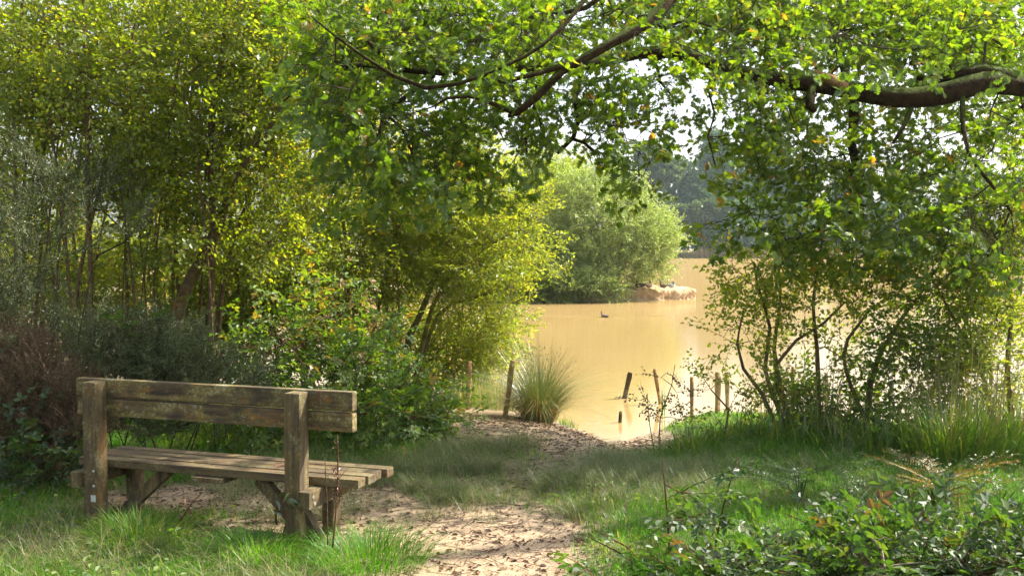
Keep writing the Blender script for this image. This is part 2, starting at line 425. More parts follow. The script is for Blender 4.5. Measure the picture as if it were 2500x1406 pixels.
def island():
    b = Buf(); nth = 700
    th = np.linspace(0, 2 * PI, nth, endpoint=False)
    # outline: long body to the left, a spit to the right
    cx, cy = -2.0, 41.5
    ox = np.cos(th) * 9.0; oy = np.sin(th) * 3.6
    # squeeze right end into a rounded spit
    k = sstep(0.0, 7.5, ox)
    oy = oy * (1 - 0.35 * k) - 1.2 * k
    ox = ox * (1 + 0.0 * k)
    w = 1 + 0.05 * (vnoise(th * 9, th * 0, 4) - 0.5) + 0.03 * (vnoise(th * 31, th * 0, 5) - 0.5)
    prof = [(1.0, -0.9), (1.0, -0.36), (0.985, -0.28), (1.0, -0.12), (0.995, 0.02), (0.97, 0.10), (0.9, 0.15), (0.7, 0.19), (0.4, 0.22), (0.0, 0.22)]
    rings = []
    for j, (r, z) in enumerate(prof):
        jj = 0.05 * (fbm(th * 36, th * 0 + j * 1.3, 9) - 0.5) * (1 if r > 0.9 else 0)
        zz = z + 0.07 * (fbm(th * 26, th * 0 + j * .7, 6) - 0.5) * (1 if z > -0.3 else 0)
        rings.append(np.stack([cx + ox * w * (r + jj), cy + oy * w * (r + jj), zz], -1))
    v = np.concatenate(rings)
    fs = []
    for j in range(len(prof) - 1):
        i = np.arange(nth); i2 = (i + 1) % nth
        fs.append(np.stack([i + j * nth, i2 + j * nth, i2 + (j + 1) * nth, i + (j + 1) * nth], -1))
    b.add(v, np.concatenate(fs))
    o = build('island', b, M['clay'], smooth=True)
    o['kind'] = 'structure'
island()

# ---------------------------------------------------------------- tubes
def unit(a):
    return a / np.maximum(np.linalg.norm(a, axis=-1, keepdims=True), 1e-9)
REF = unit(np.array([0.31, 0.17, 0.22]) + np.array([0, 0.9, 0]))
def frames(d):
    u = unit(np.cross(d, REF)); w = np.cross(d, u)
    return u, w
def edge_tubes(buf, A, B, ra, rb, da, db, sides=5, tint=0.5):
    n = len(A)
    if n == 0: return
    an = np.arange(sides) * 2 * PI / sides
    ca, sa = np.cos(an), np.sin(an)
    ua, wa = frames(da); ub, wb = frames(db)
    ringA = A[:, None] + ra[:, None, None] * (ca[None, :, None] * ua[:, None] + sa[None, :, None] * wa[:, None])
    ringB = B[:, None] + rb[:, None, None] * (ca[None, :, None] * ub[:, None] + sa[None, :, None] * wb[:, None])
    v = np.concatenate([ringA, ringB], 1).reshape(-1, 3)
    k = np.arange(sides); k2 = (k + 1) % sides
    f = np.stack([k, k2, k2 + sides, k + sides], -1)
    f = (f[None] + (np.arange(n) * 2 * sides)[:, None, None]).reshape(-1, 4)
    buf.add(v, f, tint)

def smooth_path(pts, step):
    """Catmull-Rom through pts (n,4: xyz r), resampled"""
    pts = np.asarray(pts, float)
    if len(pts) < 2: return pts
    p = np.vstack([2 * pts[0] - pts[1], pts, 2 * pts[-1] - pts[-2]])
    out = []
    for i in range(1, len(p) - 2):
        L = np.linalg.norm(p[i + 1, :3] - p[i, :3]); n = max(1, int(L / step))
        t = np.linspace(0, 1, n, endpoint=False)[:, None]
        out.append(0.5 * ((2 * p[i]) + (-p[i - 1] + p[i + 1]) * t + (2 * p[i - 1] - 5 * p[i] + 4 * p[i + 1] - p[i + 2]) * t ** 2 + (-p[i - 1] + 3 * p[i] - 3 * p[i + 1] + p[i + 2]) * t ** 3))
    out.append(p[-2][None])
    o = np.concatenate(out); o[:, 3] = np.maximum(o[:, 3], 0.001)
    return o

def path_tube(buf, path, sides=10, rough=0.0, rng=None, cap=True):
    n = len(path); c = path[:, :3]; r = path[:, 3]
    d = np.gradient(c, axis=0); d = unit(d)
    u, w = frames(d)
    an = np.arange(sides) * 2 * PI / sides
    rr = np.repeat(r[:, None], sides, 1)
    if rough:
        ph = np.arange(n)[:, None] * 0.35
        rr = rr * (1 + rough * (vnoise(an[None] * 1.7 + 3 + 0 * ph, ph + 0 * an[None], 3) - 0.5) * 2 + rough * 0.6 * (vnoise(an[None] * 5, ph * 3, 5) - 0.5))
    v = c[:, None] + rr[..., None] * (np.cos(an)[None, :, None] * u[:, None] + np.sin(an)[None, :, None] * w[:, None])
    k = np.arange(sides); k2 = (k + 1) % sides
    f = np.stack([k, k2, k2 + sides, k + sides], -1)
    f = (f[None] + (np.arange(n - 1) * sides)[:, None, None]).reshape(-1, 4)
    fs = [f]
    if cap:
        fs.append(np.arange(sides)[None, ::-1]); fs.append((np.arange(sides) + (n - 1) * sides)[None])
    buf.add(v.reshape(-1, 3), fs)

# ---------------------------------------------------------------- leaves and sprays
def L_simple(w=0.5, fold=0.08):
    v = np.array([(0, 0, 0), (0.45, -w / 2, fold), (1, 0, -0.06), (0.45, w / 2, fold)])
    return v, [np.array([[0, 1, 2], [0, 2, 3]])]
def L_oval(w=0.6, fold=0.07, droop=0.1):
    v = np.array([(0, 0, 0), (0.28, -w * 0.43, fold), (0.68, -w * 0.42, fold - droop * 0.5), (1, 0, -droop), (0.68, w * 0.42, fold - droop * 0.5), (0.28, w * 0.43, fold)])
    return v, [np.array([[0, 1, 2, 3], [0, 3, 4, 5]])]
def L_oak():
    half = [(0.14, .04, 0.0), (0.22, .22, .03), (0.32, .21, .03), (0.36, .07, .01), (0.44, .36, .05), (0.56, .34, .04), (0.58, .10, .01), (0.70, .36, .02), (0.80, .28, .01), (0.80, .10, -.01), (0.94, .17, -.05)]
    v = [(0, 0, 0), (1, 0, -0.07)] + [(a, b, c) for a, b, c in half] + [(a, -b, c) for a, b, c in half]
    n = len(half)
    return np.array(v), [np.array([[0] + list(range(2 + n, 2 + 2 * n)) + [1], [0, 1] + list(range(2 + n - 1, 1, -1))])]

def rot_from(xd, up, roll):
    """(n,3) x axis, up vectors -> (n,3,3) matrices with columns x,y,z"""
    x = unit(xd); y = unit(np.cross(up, x)); z = np.cross(x, y)
    c, s = np.cos(roll)[:, None], np.sin(roll)[:, None]
    y2 = y * c + z * s; z2 = z * c - y * s
    return np.stack([x, y2, z2], -1)

def make_spray(rng, leaf, n, length, lsize, mode='alt', spread=0.9, droop=0.1, twig_r=0.0025, jitter=0.5, nsub=0, subl=0.4):
    """returns (leaf_v, leaf_faces, leaf_tint, twig_buf) for a branchlet along +x, leaves facing +z"""
    lb = Buf(); tb = Buf()
    lv, lf = leaf
    axes = [(np.zeros(3), np.array([1, 0, 0]), length, n)]
    for k in range(nsub):
        s = (k + 0.6) / nsub; sd = 1 if k % 2 else -1
        a = rng.uniform(0.5, 1.0)
        axes.append((np.array([length * s * 0.85, 0, 0]), unit(np.array([math.cos(a), sd * math.sin(a), rng.uniform(-.25, .35)])), length * subl * rng.uniform(.7, 1.2), max(3, int(n * subl))))
    for o, d, L, m in axes:
        curve = rng.uniform(-0.15, 0.15)
        ts = np.linspace(0, 1, 4)
        side = np.array([-d[1], d[0], 0])
        def pt(t): return o + d * L * t + side * curve * L * t * t + np.array([0, 0, -droop]) * L * t * t
        pp = np.array([pt(t) for t in ts])
        dd = unit(np.gradient(pp, axis=0))
        rs = twig_r * (1.15 - ts * 0.8)
        edge_tubes(tb, pp[:-1], pp[1:], rs[:-1], rs[1:], dd[:-1], dd[1:], 3)
        if mode == 'alt':
            t = (np.arange(m) + 0.6) / m * 0.97 + 0.03; t = np.clip(t, 0, 1)
            sg = np.where(np.arange(m) % 2, 1, -1)
            az = sg * rng.uniform(0.5, 1.2, m)
        else:   # whorl: bunch at tip
            t = 1 - rng.random(m) ** 2 * 0.55
            az = rng.uniform(-1.5, 1.5, m)
        pos = np.array([pt(q) for q in t])
        xd = d[None] * np.cos(az)[:, None] + side[None] * np.sin(az)[:, None] + np.array([0, 0, 1]) * rng.normal(-droop * 2, 0.3 * jitter + .12, m)[:, None]
        up = np.array([0, 0, 1]) + rng.normal(0, 0.35 * jitter + 0.12, (m, 3))
        R = rot_from(xd, up, rng.normal(0, jitter, m)) * (lsize * rng.uniform(0.6, 1.15, m))[:, None, None]
        lb.inst(lv, lf, np.zeros(len(lv)), R, pos, rng.uniform(0.05, 0.85, m))
    v, f, t = lb.arrays(); tv, tf, _ = tb.arrays()
    return v, list(f.values()), t, tv, list(tf.values())

def place_sprays(rng, variants, pos, dirs, leafbuf, twigbuf, scale=(0.8, 1.2), upj=0.35, rollj=0.4, tint_sd=0.12, tint_pos=None):
    n = len(pos)
    k = rng.integers(0, len(variants), n)
    up = np.array([0, 0, 1.0]) + rng.normal(0, upj, (n, 3))
    R = rot_from(dirs, up, rng.normal(0, rollj, n)) * rng.uniform(*scale, n)[:, None, None]
    tint = rng.normal(0, tint_sd, n)
    if tint_pos is not None: tint = tint + tint_pos
    for i, (v, f, t, tv, tf) in enumerate(variants):
        m = k == i
        leafbuf.inst(v, f, t, R[m], pos[m], tint[m])
        if twigbuf is not None: twigbuf.inst(tv, tf, np.zeros(len(tv)), R[m], pos[m])

# ---------------------------------------------------------------- tree growth: attach points to the nearest branch
def grow(rng, trunks, pts, step=0.25, tip_r=0.003, wob=0.12, expo=2.3, rise=0.0, mid_spray=True):
    """trunks: list of (n,4) paths. returns nodes, parent, radius, given-flag, tip idx, dirs"""
    pos = []; par = []; rad = []
    for tr in trunks:
        base = len(pos)
        for i, q in enumerate(tr):
            pos.append(q[:3]); rad.append(q[3]); par.append(base + i - 1 if i else -1)
    ntr = len(pos)
    cap = ntr + len(pts) * 14 + 100
    A = np.zeros((cap, 3)); A[:ntr] = pos; n = ntr
    par = list(par) + [0] * (cap - ntr)
    d0 = np.array([np.min(((A[:ntr] - p) ** 2).sum(1)) for p in pts]) if len(pts) else []
    tips = []; mids = []
    for pi in np.argsort(d0):
        p = pts[pi]
        d2 = ((A[:n] - p) ** 2).sum(1)
        # prefer starting points lower than the tip (branches rise) 
        if rise: d2 = d2 * (1 + rise * np.clip(A[:n, 2] - p[2] + 0.1, 0, 1))
        j = int(np.argmin(d2)); D = math.sqrt(((A[j] - p) ** 2).sum())
        k = max(1, min(12, int(D / step + 0.5)))
        q = par[j] if par[j] >= 0 else j
        pd = A[j] - A[q]; nl = np.linalg.norm(pd); pd = pd / nl if nl > 1e-6 else np.zeros(3)
        a = A[j]; c1 = a + pd * D * 0.3 + rng.normal(0, wob, 3) * D * 0.5
        prev = j
        for s in range(1, k + 1):
            t = s / k
            x = (1 - t) ** 2 * a + 2 * t * (1 - t) * c1 + t * t * p
            if s < k: x = x + rng.normal(0, wob * 0.25, 3) * min(D, 1.0)
            A[n] = x; par[n] = prev; prev = n; n += 1
            if s < k and s > 0.35 * k: mids.append(n - 1)
        tips.append(prev)
    A = A[:n]; par = np.array(par[:n])
    acc = np.zeros(n); ch = np.zeros(n, int)
    isl = np.ones(n, bool); isl[par[par >= 0]] = False
    main = np.full(n, -1)
    best = np.zeros(n)
    for i in range(n - 1, -1, -1):
        if acc[i] == 0: acc[i] = tip_r ** expo
        p_ = par[i]
        if p_ >= 0:
            acc[p_] += acc[i]
            if acc[i] > best[p_] and i >= ntr: best[p_] = acc[i]; main[p_] = i
    r = acc ** (1 / expo)
    r[:ntr] = np.array(rad[:ntr])
    # directions
    dirs = np.zeros((n, 3)); ok = par >= 0
    dirs[ok] = unit(A[ok] - A[par[ok]])
    for i in range(n):
        if not ok[i]: dirs[i] = np.array([0, 0, 1.0])
    d2 = dirs.copy()
    mm = (main >= 0) & (np.arange(n) >= ntr)
    d2[mm] = unit(dirs[mm] + dirs[main[mm]])
    return dict(A=A, par=par, r=r, ntr=ntr, tips=np.array(tips, int), mids=np.array(mids, int), dirs=dirs, d2=d2, main=main)

def branch_tubes(buf, g, sides=5, mask=None):
    i = np.arange(g['ntr'], len(g['A']))
    if mask is not None: i = i[mask[i]]
    if len(i) == 0: return
    p = g['par'][i]
    ismain = (g['main'][p] == i) & (p >= g['ntr'])
    ra = np.where(ismain, g['r'][p], np.minimum(g['r'][i] * 1.25, g['r'][p]))
    da = np.where(ismain[:, None], g['d2'][p], g['dirs'][i])
    edge_tubes(buf, g['A'][p], g['A'][i], ra, g['r'][i], da, g['d2'][i], sides)

def blob_pts(rng, blobs, k=1.0):
    """blobs: (px,py,rx,ry,Y,dY,n) in photo pixels at depth Y -> world points"""
    out = []
    for (px, py, rx, ry, Y, dY, n) in blobs:
        n = max(1, int(n * k))
        u = rng.normal(0, 1, (n, 3)); u = unit(u) * (rng.random((n, 1)) ** (1 / 2.6))
        yy = Y + u[:, 1] * dY
        out.append(P(px + u[:, 0] * rx, py - u[:, 2] * ry, yy))
    return np.concatenate(out)

def px_path(pts, step=0.15, ground=False, k=1.0):
    """pts: (px,py,Y,width_px) -> smooth path xyz r"""
    a = []
    for (px, py, Y, w) in pts:
        q = P(px, py, Y); a.append([*q, 0.5 * k * w / F * Y])
    a = np.array(a)
    if ground: a[0, 2] = min(a[0, 2], float(ground_z(a[0, 0], a[0, 1]))) - 0.03
    return smooth_path(a, step)

def make_plant(name, label, cat, trunks, blobs, sprays, leafm, barkm, rng, group=None, trunkname='trunk', leafname='foliage', step=0.25, tip_r=0.003,
               scale=(0.8, 1.2), twigs=True, extra=1, mids=0.5, dirbias=(0, 0, 0), upj=0.35, rollj=0.4, pts=None, wob=0.14, tint_sd=0.12, sides=5, trunk_sides=9, dens=1.0, minz=0.05, tint_fn=None, rise=0.5, dirj=0.6, branchname='branches'):
    root_pos = trunks[0][0, :3]
    root = empty(name, root_pos, label, cat, group)
    tb = Buf()
    many = len(trunks) > 1
    if many: trunkname = 'stem'
    for tr in trunks:
        tb = Buf(); path_tube(tb, tr, trunk_sides, 0.10); build(trunkname, tb, barkm, root, smooth=True)
    if pts is None: pts = blob_pts(rng, blobs, dens)
    pts = pts[pts[:, 2] > minz + WATER_Z]
    g = grow(rng, trunks, pts, step, tip_r, wob, rise=rise)
    rid = np.zeros(len(g['A']), int); k = 0
    for i, p_ in enumerate(g['par']):
        if p_ < 0: rid[i] = k; k += 1
        else: rid[i] = rid[p_]
    lb = Buf()
    idx = np.concatenate([np.repeat(g['tips'], extra), rng.permutation(g['mids'])[:int(len(g['mids']) * mids)]]).astype(int)
    d = unit(g['dirs'][idx] + rng.normal(0, dirj, (len(idx), 3)) + np.array(dirbias))
    pos = g['A'][idx]
    tp = tint_fn(pos) if tint_fn else None
    for q_ in range(k):
        bb = Buf(); branch_tubes(bb, g, sides, rid == q_)
        m = rid[idx] == q_
        if m.any(): place_sprays(rng, sprays, pos[m], d[m], lb, bb if twigs else None, scale, upj, rollj, tint_sd, tp[m] if tp is not None else None)
        if bb.n: build(branchname, bb, barkm, root, smooth=True)
    build(leafname, lb, leafm, root)
    return root

R0 = np.random.default_rng(5)
SP = {}
SP['oak'] = [make_spray(R0, L_oak(), 8, 0.30, 0.072, 'whorl', droop=0.1, jitter=0.45, nsub=3, subl=0.5, twig_r=0.0022) for _ in range(6)]
SP['hazel'] = [make_spray(R0, L_oval(0.72), 10, 0.36, 0.045, 'alt', droop=0.12, jitter=0.45, nsub=4, subl=0.45, twig_r=0.0018) for _ in range(6)]
SP['sallow'] = [make_spray(R0, L_oval(0.40), 12, 0.38, 0.052, 'alt', droop=0.0, jitter=0.5, nsub=4, subl=0.5, twig_r=0.0018) for _ in range(6)]
SP['willow'] = [make_spray(R0, L_simple(0.42), 16, 0.7, 0.105, 'alt', droop=0.05, jitter=0.8, nsub=4, subl=0.5, twig_r=0.003) for _ in range(5)]
SP['far'] = [make_spray(R0, L_simple(0.85), 16, 1.6, 0.50, 'alt', droop=0.15, jitter=0.9, nsub=6, subl=0.5, twig_r=0.02) for _ in range(5)]
def L_bramble():
    v0, f0 = L_oval(0.62, 0.09, 0.14)
    b = Buf()
    for a, s, o in ((0, 1, (0.35, 0)), (1.25, 0.85, (0.22, 0.02)), (-1.25, 0.85, (0.22, -0.02))):
        c, n_ = math.cos(a), math.sin(a)
        R = np.array([[c, -n_, 0], [n_, c, 0], [0, 0, 1]]) * s
        b.add(v0 @ R.T + np.array([o[0], o[1], 0]), f0)
    v, f, _ = b.arrays(); return v, list(f.values())
SP['bramble'] = [make_spray(R0, L_bramble(), 6, 0.36, 0.056, 'alt', droop=0.12, jitter=0.22, nsub=1, subl=0.5, twig_r=0.0022) for _ in range(6)]
def spine_spray(rng, n=260, L=0.34, s=0.022):
    leaf = (np.array([(0, -.09, 0), (0, .09, 0), (1, 0, 0)]), [np.array([[0, 1, 2]])])
    lb = Buf(); tb = Buf()
    subs = [(np.zeros(3), np.array([1., 0, 0]), L, n // 3)]
    for k in range(6):
        a = rng.uniform(0, 2 * PI); 
        d = unit(np.array([0.9, math.cos(a) * .5, math.sin(a) * .5]))
        subs.append((np.array([L * (0.1 + .12 * k), 0, 0]), d, L * rng.uniform(.3, .55), n // 8))
    for o, d, l, m in subs:
        t = rng.random(m); pos = o + d * l * t[:, None]
        xd = unit(rng.normal(0, 1, (m, 3)) + d * 0.7)
        R = rot_from(xd, rng.normal(0, 1, (m, 3)), rng.uniform(0, 6, m)) * (s * (1.25 - .6 * t))[:, None, None]
        lb.inst(leaf[0], leaf[1], np.zeros(3), R, pos, rng.uniform(0.05, .75, m))
        dd = np.array([d]); edge_tubes(tb, np.array([o]), np.array([o + d * l]), np.array([.0022]), np.array([.001]), dd, dd, 3)
    v, f, t = lb.arrays(); tv, tf, _ = tb.arrays()
    return v, list(f.values()), t, tv, list(tf.values())
SP['gorse'] = [spine_spray(R0) for _ in range(5)]

exec_order = []
# ================================================================ PLANTS
# ---------------------------------------------------------------- the oak with its long limb over the pond
def oak():
    rng = np.random.default_rng(101)
    tx, ty = 6.6, 8.9
    trunk = smooth_path(np.array([[tx + .1, ty, -0.1, .36], [tx, ty, 0.6, .29], [tx - .05, ty, 1.6, .26], [tx - .1, ty, 2.6, .25], [tx - .1, ty - .1, 3.6, .24], [tx + .1, ty - .3, 5.0, .19], [tx, ty - .5, 6.6, .13], [tx - .1, ty - .6, 8.2, .06]]), .25)
    root = empty('oak_tree', trunk[0, :3], 'mossy oak whose thick dark limb arches across the top over the pond', 'tree')
    tb = Buf(); path_tube(tb, trunk, 14, .1); build('trunk', tb, M['oak_bark'], root, smooth=True)
    j = trunk[12, :3]
    limbs = []
    main = px_path([(2760, 180, 8.7, 86), (2600, 215, 8.6, 74), (2500, 210, 8.5, 62), (2400, 203, 8.45, 62), (2320, 226, 8.4, 58), (2230, 240, 8.4, 54), (2130, 230, 8.4, 52), (2040, 214, 8.4, 46),
                    (1950, 203, 8.4, 44), (1850, 186, 8.3, 38), (1750, 158, 8.3, 36), (1640, 127, 8.2, 34), (1560, 130, 8.2, 32), (1480, 148, 8.1, 31), (1400, 162, 8.0, 30), (1300, 166, 7.9, 26),
                    (1200, 165, 7.8, 23), (1100, 176, 7.7, 20), (1000, 172, 7.6, 18), (890, 158, 7.5, 15), (800, 168, 7.4, 12), (730, 215, 7.3, 8), (690, 250, 7.3, 4)], k=.86)
    main = np.vstack([[*j, .17], main]); limbs.append(main)
    limbs.append(px_path([(2480, 190, 8.45, 34), (2400, 176, 8.5, 34), (2330, 182, 8.6, 30), (2270, 196, 8.7, 22), (2240, 190, 8.8, 12)]))
    limbs.append(px_path([(1950, -330, 8.6, 40), (1800, -180, 8.2, 34), (1690, -70, 7.8, 28), (1625, 15, 7.6, 26), (1580, 60, 7.5, 25), (1510, 95, 7.4, 24), (1440, 135, 7.3, 22), (1370, 175, 7.2, 20), (1310, 238, 7.1, 18), (1262, 276, 7.1, 16), (1240, 284, 7.1, 8)]))
    limbs.append(px_path([(1440, 135, 7.3, 16), (1380, 160, 7.2, 15), (1300, 182, 7.1, 13), (1230, 200, 7.0, 10), (1150, 190, 6.9, 8)]))
    limbs.append(px_path([(1250, 275, 7.1, 12), (1200, 252, 7.0, 11), (1150, 235, 7.0, 9), (1090, 240, 6.9, 7), (1060, 260, 6.9, 4)]))
    limbs.append(px_path([(2060, -260, 9.6, 24), (2040, -60, 9.5, 19), (2032, 40, 9.4, 17), (2045, 110, 9.1, 17), (2062, 170, 8.7, 19), (2070, 210, 8.4, 20)]))
    limbs.append(px_path([(1420, 165, 8.0, 14), (1415, 200, 8.0, 13), (1403, 240, 8.0, 13), (1412, 290, 8.0, 12), (1400, 335, 8.0, 11), (1378, 358, 8.0, 10), (1360, 375, 8.0, 9)]))
    limbs.append(px_path([(1398, 340, 8.0, 9), (1425, 348, 8.0, 8), (1450, 370, 8.0, 8), (1482, 378, 8.0, 4)]))
    limbs.append(px_path([(1322, 168, 7.9, 14), (1310, 220, 7.9, 12), (1305, 265, 7.9, 10), (1322, 310, 7.9, 10), (1334, 362, 7.9, 9)]))
    limbs.append(px_path([(1304, 262, 7.9, 9), (1290, 305, 7.9, 8), (1284, 340, 7.9, 8), (1286, 380, 7.9, 5)]))
    limbs.append(px_path([(1560, -200, 7.2, 16), (1470, -60, 7.0, 13), (1370, 70, 6.8, 11), (1280, 140, 6.7, 10), (1200, 178, 6.7, 10), (1120, 205, 6.7, 10), (1040, 215, 6.7, 11), (960, 185, 6.7, 10), (890, 140, 6.6, 8), (820, 90, 6.6, 6), (760, 40, 6.6, 4)]))
    limbs.append(px_path([(1060, 185, 7.7, 12), (1000, 230, 7.6, 12), (965, 255, 7.6, 11), (935, 290, 7.6, 10), (925, 330, 7.6, 9), (895, 365, 7.6, 6)]))
    limbs.append(px_path([(1000, 172, 7.6, 16), (930, 130, 7.6, 14), (895, 100, 7.6, 12), (890, 75, 7.6, 9), (840, 90, 7.6, 6)]))
    limbs.append(px_path([(950, 285, 7.6, 7), (985, 320, 7.6, 7), (1008, 380, 7.6, 6), (1040, 420, 7.6, 3)]))
    limbs.append(px_path([(1987, 200, 8.4, 20), (1975, 260, 8.2, 20), (1990, 275, 8.2, 12)]))
    limbs.append(px_path([(2078, 205, 8.4, 22), (2085, 290, 8.8, 24), (2078, 350, 8.9, 22), (2088, 400, 9.0, 20), (2065, 440, 9.0, 14), (2030, 460, 9.0, 8)]))
    limbs.append(px_path([(2232, 250, 8.4, 13), (2205, 310, 8.3, 11), (2180, 350, 8.2, 7)]))
    limbs.append(px_path([(2350, 222, 8.4, 14), (2352, 320, 8.2, 11), (2370, 390, 8.1, 10), (2420, 450, 8.0, 8), (2470, 520, 8.0, 5)]))
    limbs.append(px_path([(1750, 155, 8.3, 8), (1728, 215, 8.1, 6), (1745, 280, 8.0, 5), (1728, 335, 8.0, 4), (1748, 410, 8.0, 3)]))
    limbs.append(px_path([(2060, 440, 9.0, 12), (2100, 500, 8.9, 10), (2000, 560, 8.8, 8), (1900, 600, 8.7, 5)]))
    limbs.append(px_path([(1640, 125, 8.2, 14), (1600, 150, 8.4, 9), (1612, 200, 8.4, 7), (1640, 235, 8.5, 4)]))
    limbs.append(px_path([(1300, 40, 7.9, 10), (1430, 20, 7.9, 12), (1520, -60, 7.9, 14), (1600, -160, 8, 18)]))
    for k, l in enumerate(limbs):
        b = Buf(); path_tube(b, l, 20 if k < 6 else 8, .17 if k < 6 else .12)
        build('limb', b, M['oak_bark'], root, smooth=True)
    # broken pale stub on the limb
    st = px_path([(2065, 215, 8.25, 26), (2030, 195, 8.22, 26), (1985, 178, 8.2, 16)])
    b = Buf(); path_tube(b, st, 8, .25); o = build('broken_stub', b, M['stake'], root, smooth=True); o['label'] = 'torn pale brown branch stub'
    blobs = [
        # curtain on the right
        (2200, 10, 380, 190, 11.2, .9, 190), (1750, 10, 220, 120, 10.9, .8, 70), (2430, 120, 170, 130, 10.6, .8, 70), (2300, 50, 320, 100, 9.6, 1.3, 220), (2000, 50, 260, 100, 9.4, 1.3, 190), (1750, 30, 200, 80, 9.2, 1.3, 115),
        (1550, 40, 120, 60, 8.8, 1.1, 50), (1320, 50, 170, 70, 8.6, 1.1, 120), (1080, 60, 200, 80, 8.4, 1.1, 150), (850, 100, 150, 110, 8.2, 1.0, 110),
        (2400, 400, 190, 140, 8.9, 1.2, 96), (2180, 420, 190, 130, 9.0, 1.2, 92), (1990, 400, 130, 120, 9.0, 1.1, 66), (2010, 560, 160, 80, 8.7, 1.0, 42),
        (1860, 320, 90, 100, 8.3, 1.0, 34), (1850, 520, 70, 100, 8.6, .8, 22), (2250, 580, 200, 80, 8.7, 1.1, 56), (2430, 560, 110, 120, 8.2, 1.1, 40), (1870, 230, 120, 50, 8.8, .9, 34),
        (1745, 545, 40, 25, 8.6, .4, 3), (1770, 300, 30, 90, 8.0, .5, 7),
        (2350, 120, 170, 60, 7.6, .5, 16), (2050, 110, 150, 50, 7.6, .5, 14), (1800, 130, 120, 50, 7.6, .5, 14), (1560, 110, 100, 50, 7.4, .4, 12), (1250, 110, 150, 60, 7.0, .4, 22), (1000, 110, 150, 80, 6.9, .4, 30), (820, 200, 100, 90, 6.9, .4, 22),
        # centre clusters below the limb
        (1530, 330, 75, 55, 8.0, .7, 24), (1440, 300, 60, 35, 8.0, .6, 13), (1640, 230, 80, 60, 8.4, .8, 26), (1400, 230, 60, 45, 8.0, .8, 12), (1560, 395, 30, 50, 8.2, .4, 7),
        (1290, 230, 90, 60, 7.8, .8, 34), (1280, 330, 60, 60, 7.7, .8, 16), (1110, 310, 110, 60, 7.9, .8, 40), (960, 330, 100, 90, 7.5, .9, 44), (860, 280, 100, 90, 7.6, .9, 40),
        (1080, 410, 90, 60, 7.6, .7, 24), (900, 440, 80, 60, 7.6, .7, 20), (1210, 450, 40, 40, 7.8, .4, 8), (1490, 180, 60, 30, 8.1, .6, 8),
        # crown above the picture, over the clearing
        (1300, -350, 700, 300, 8.0, 2.2, 60), (2200, -300, 450, 250, 9.4, 1.8, 50),  # unseen part of the crown, put in to dapple the clearing with shade
        (2330, 190, 230, 90, 9.9, .9, 90), (1980, 220, 150, 60, 9.6, .8, 36), (2480, 300, 120, 120, 9.6, .9, 46),
        (1500, -500, 600, 200, 5.0, 1.0, 30),  # unseen leaves nearer the camera, put in to shade the foreground
    ]
    pts = blob_pts(rng, blobs, 1.2)
    g = grow(rng, [trunk] + limbs, pts, .22, .0024, .16, rise=.2)
    bb = Buf(); branch_tubes(bb, g, 5); lb = Buf()
    idx = np.concatenate([np.repeat(g['tips'], 1), rng.permutation(g['mids'])[:int(len(g['mids']) * .8)]])
    d = unit(g['dirs'][idx] + rng.normal(0, .5, (len(idx), 3)) + np.array([-.1, 0, -.1]))
    place_sprays(rng, SP['oak'], g['A'][idx], d, lb, bb, (.75, 1.2), .4, .5, .13)
    build('branches', bb, M['twig'], root, smooth=True)
    build('foliage', lb, M['oak_leaf'], root)
oak()

# ---------------------------------------------------------------- left thicket: slim hazels and alders
G_TH = 'slim trees of the thicket behind the bench'
def slim(label, stems, blobs, seed, mat='hazel_leaf', bark='stem', spray='hazel', name='hazel_tree', **kw):
    rng = np.random.default_rng(seed)
    tr = [px_path(s, .2, ground=True, k=.95 if 'forking' in label else .72) for s in stems]
    for k in range(4):          # extra thin arching poles
        x0 = stems[0][0][0] + rng.uniform(-150, 150); Y0 = stems[0][0][2] + rng.uniform(-.4, .4); ln = rng.uniform(-130, 190); w0 = rng.uniform(4, 7)
        tr.append(px_path([(x0, 900, Y0, w0), (x0 + ln * .2, 680, Y0, w0 * .9), (x0 + ln * .5, 420, Y0, w0 * .75), (x0 + ln, rng.uniform(60, 260), Y0, w0 * .5)], .25, ground=True))
    blobs = [q[:6] + (int(q[6] * .4),) if q[1] < -90 else q for q in blobs]
    kw.setdefault('mids', .75); kw.setdefault('extra', 1); kw.setdefault('dens', 1.95); kw.setdefault('scale', (.85, 1.35))
    return make_plant(name, label, 'tree', tr, blobs, SP[spray], M[mat], M[bark], rng, group=G_TH, **kw)
slim('leaning dark-stemmed hazel forking low, behind the middle of the bench', [
        [(400, 905, 10, 40), (440, 750, 10, 34), (490, 640, 10, 30), (530, 560, 10, 26), (560, 480, 9.9, 16), (610, 380, 9.8, 14), (690, 260, 9.7, 11), (760, 60, 9.6, 8)],
        [(505, 610, 10, 18), (520, 540, 10, 17), (515, 430, 10, 15), (520, 280, 10, 13), (545, 100, 10, 11), (560, -150, 10, 8)]],
     [(520, 300, 200, 200, 10.2, 1.0, 150), (600, 60, 200, 140, 10, 1.2, 130), (450, 560, 150, 120, 10, .9, 45), (560, -250, 260, 160, 10, 1.3, 80)], 11)
slim('reddish-brown slanting hazel stem right of the forked one', [
        [(520, 850, 10.5, 16), (545, 700, 10.5, 15), (580, 560, 10.5, 14), (640, 400, 10.5, 12), (680, 270, 10.4, 11), (700, 120, 10.3, 9), (705, -100, 10.2, 7)]],
     [(690, 350, 150, 180, 10.5, .9, 120), (700, 120, 170, 150, 10.5, 1.0, 120), (650, 600, 120, 100, 10.6, .8, 50), (720, -180, 220, 150, 10.4, 1.2, 70)], 12)
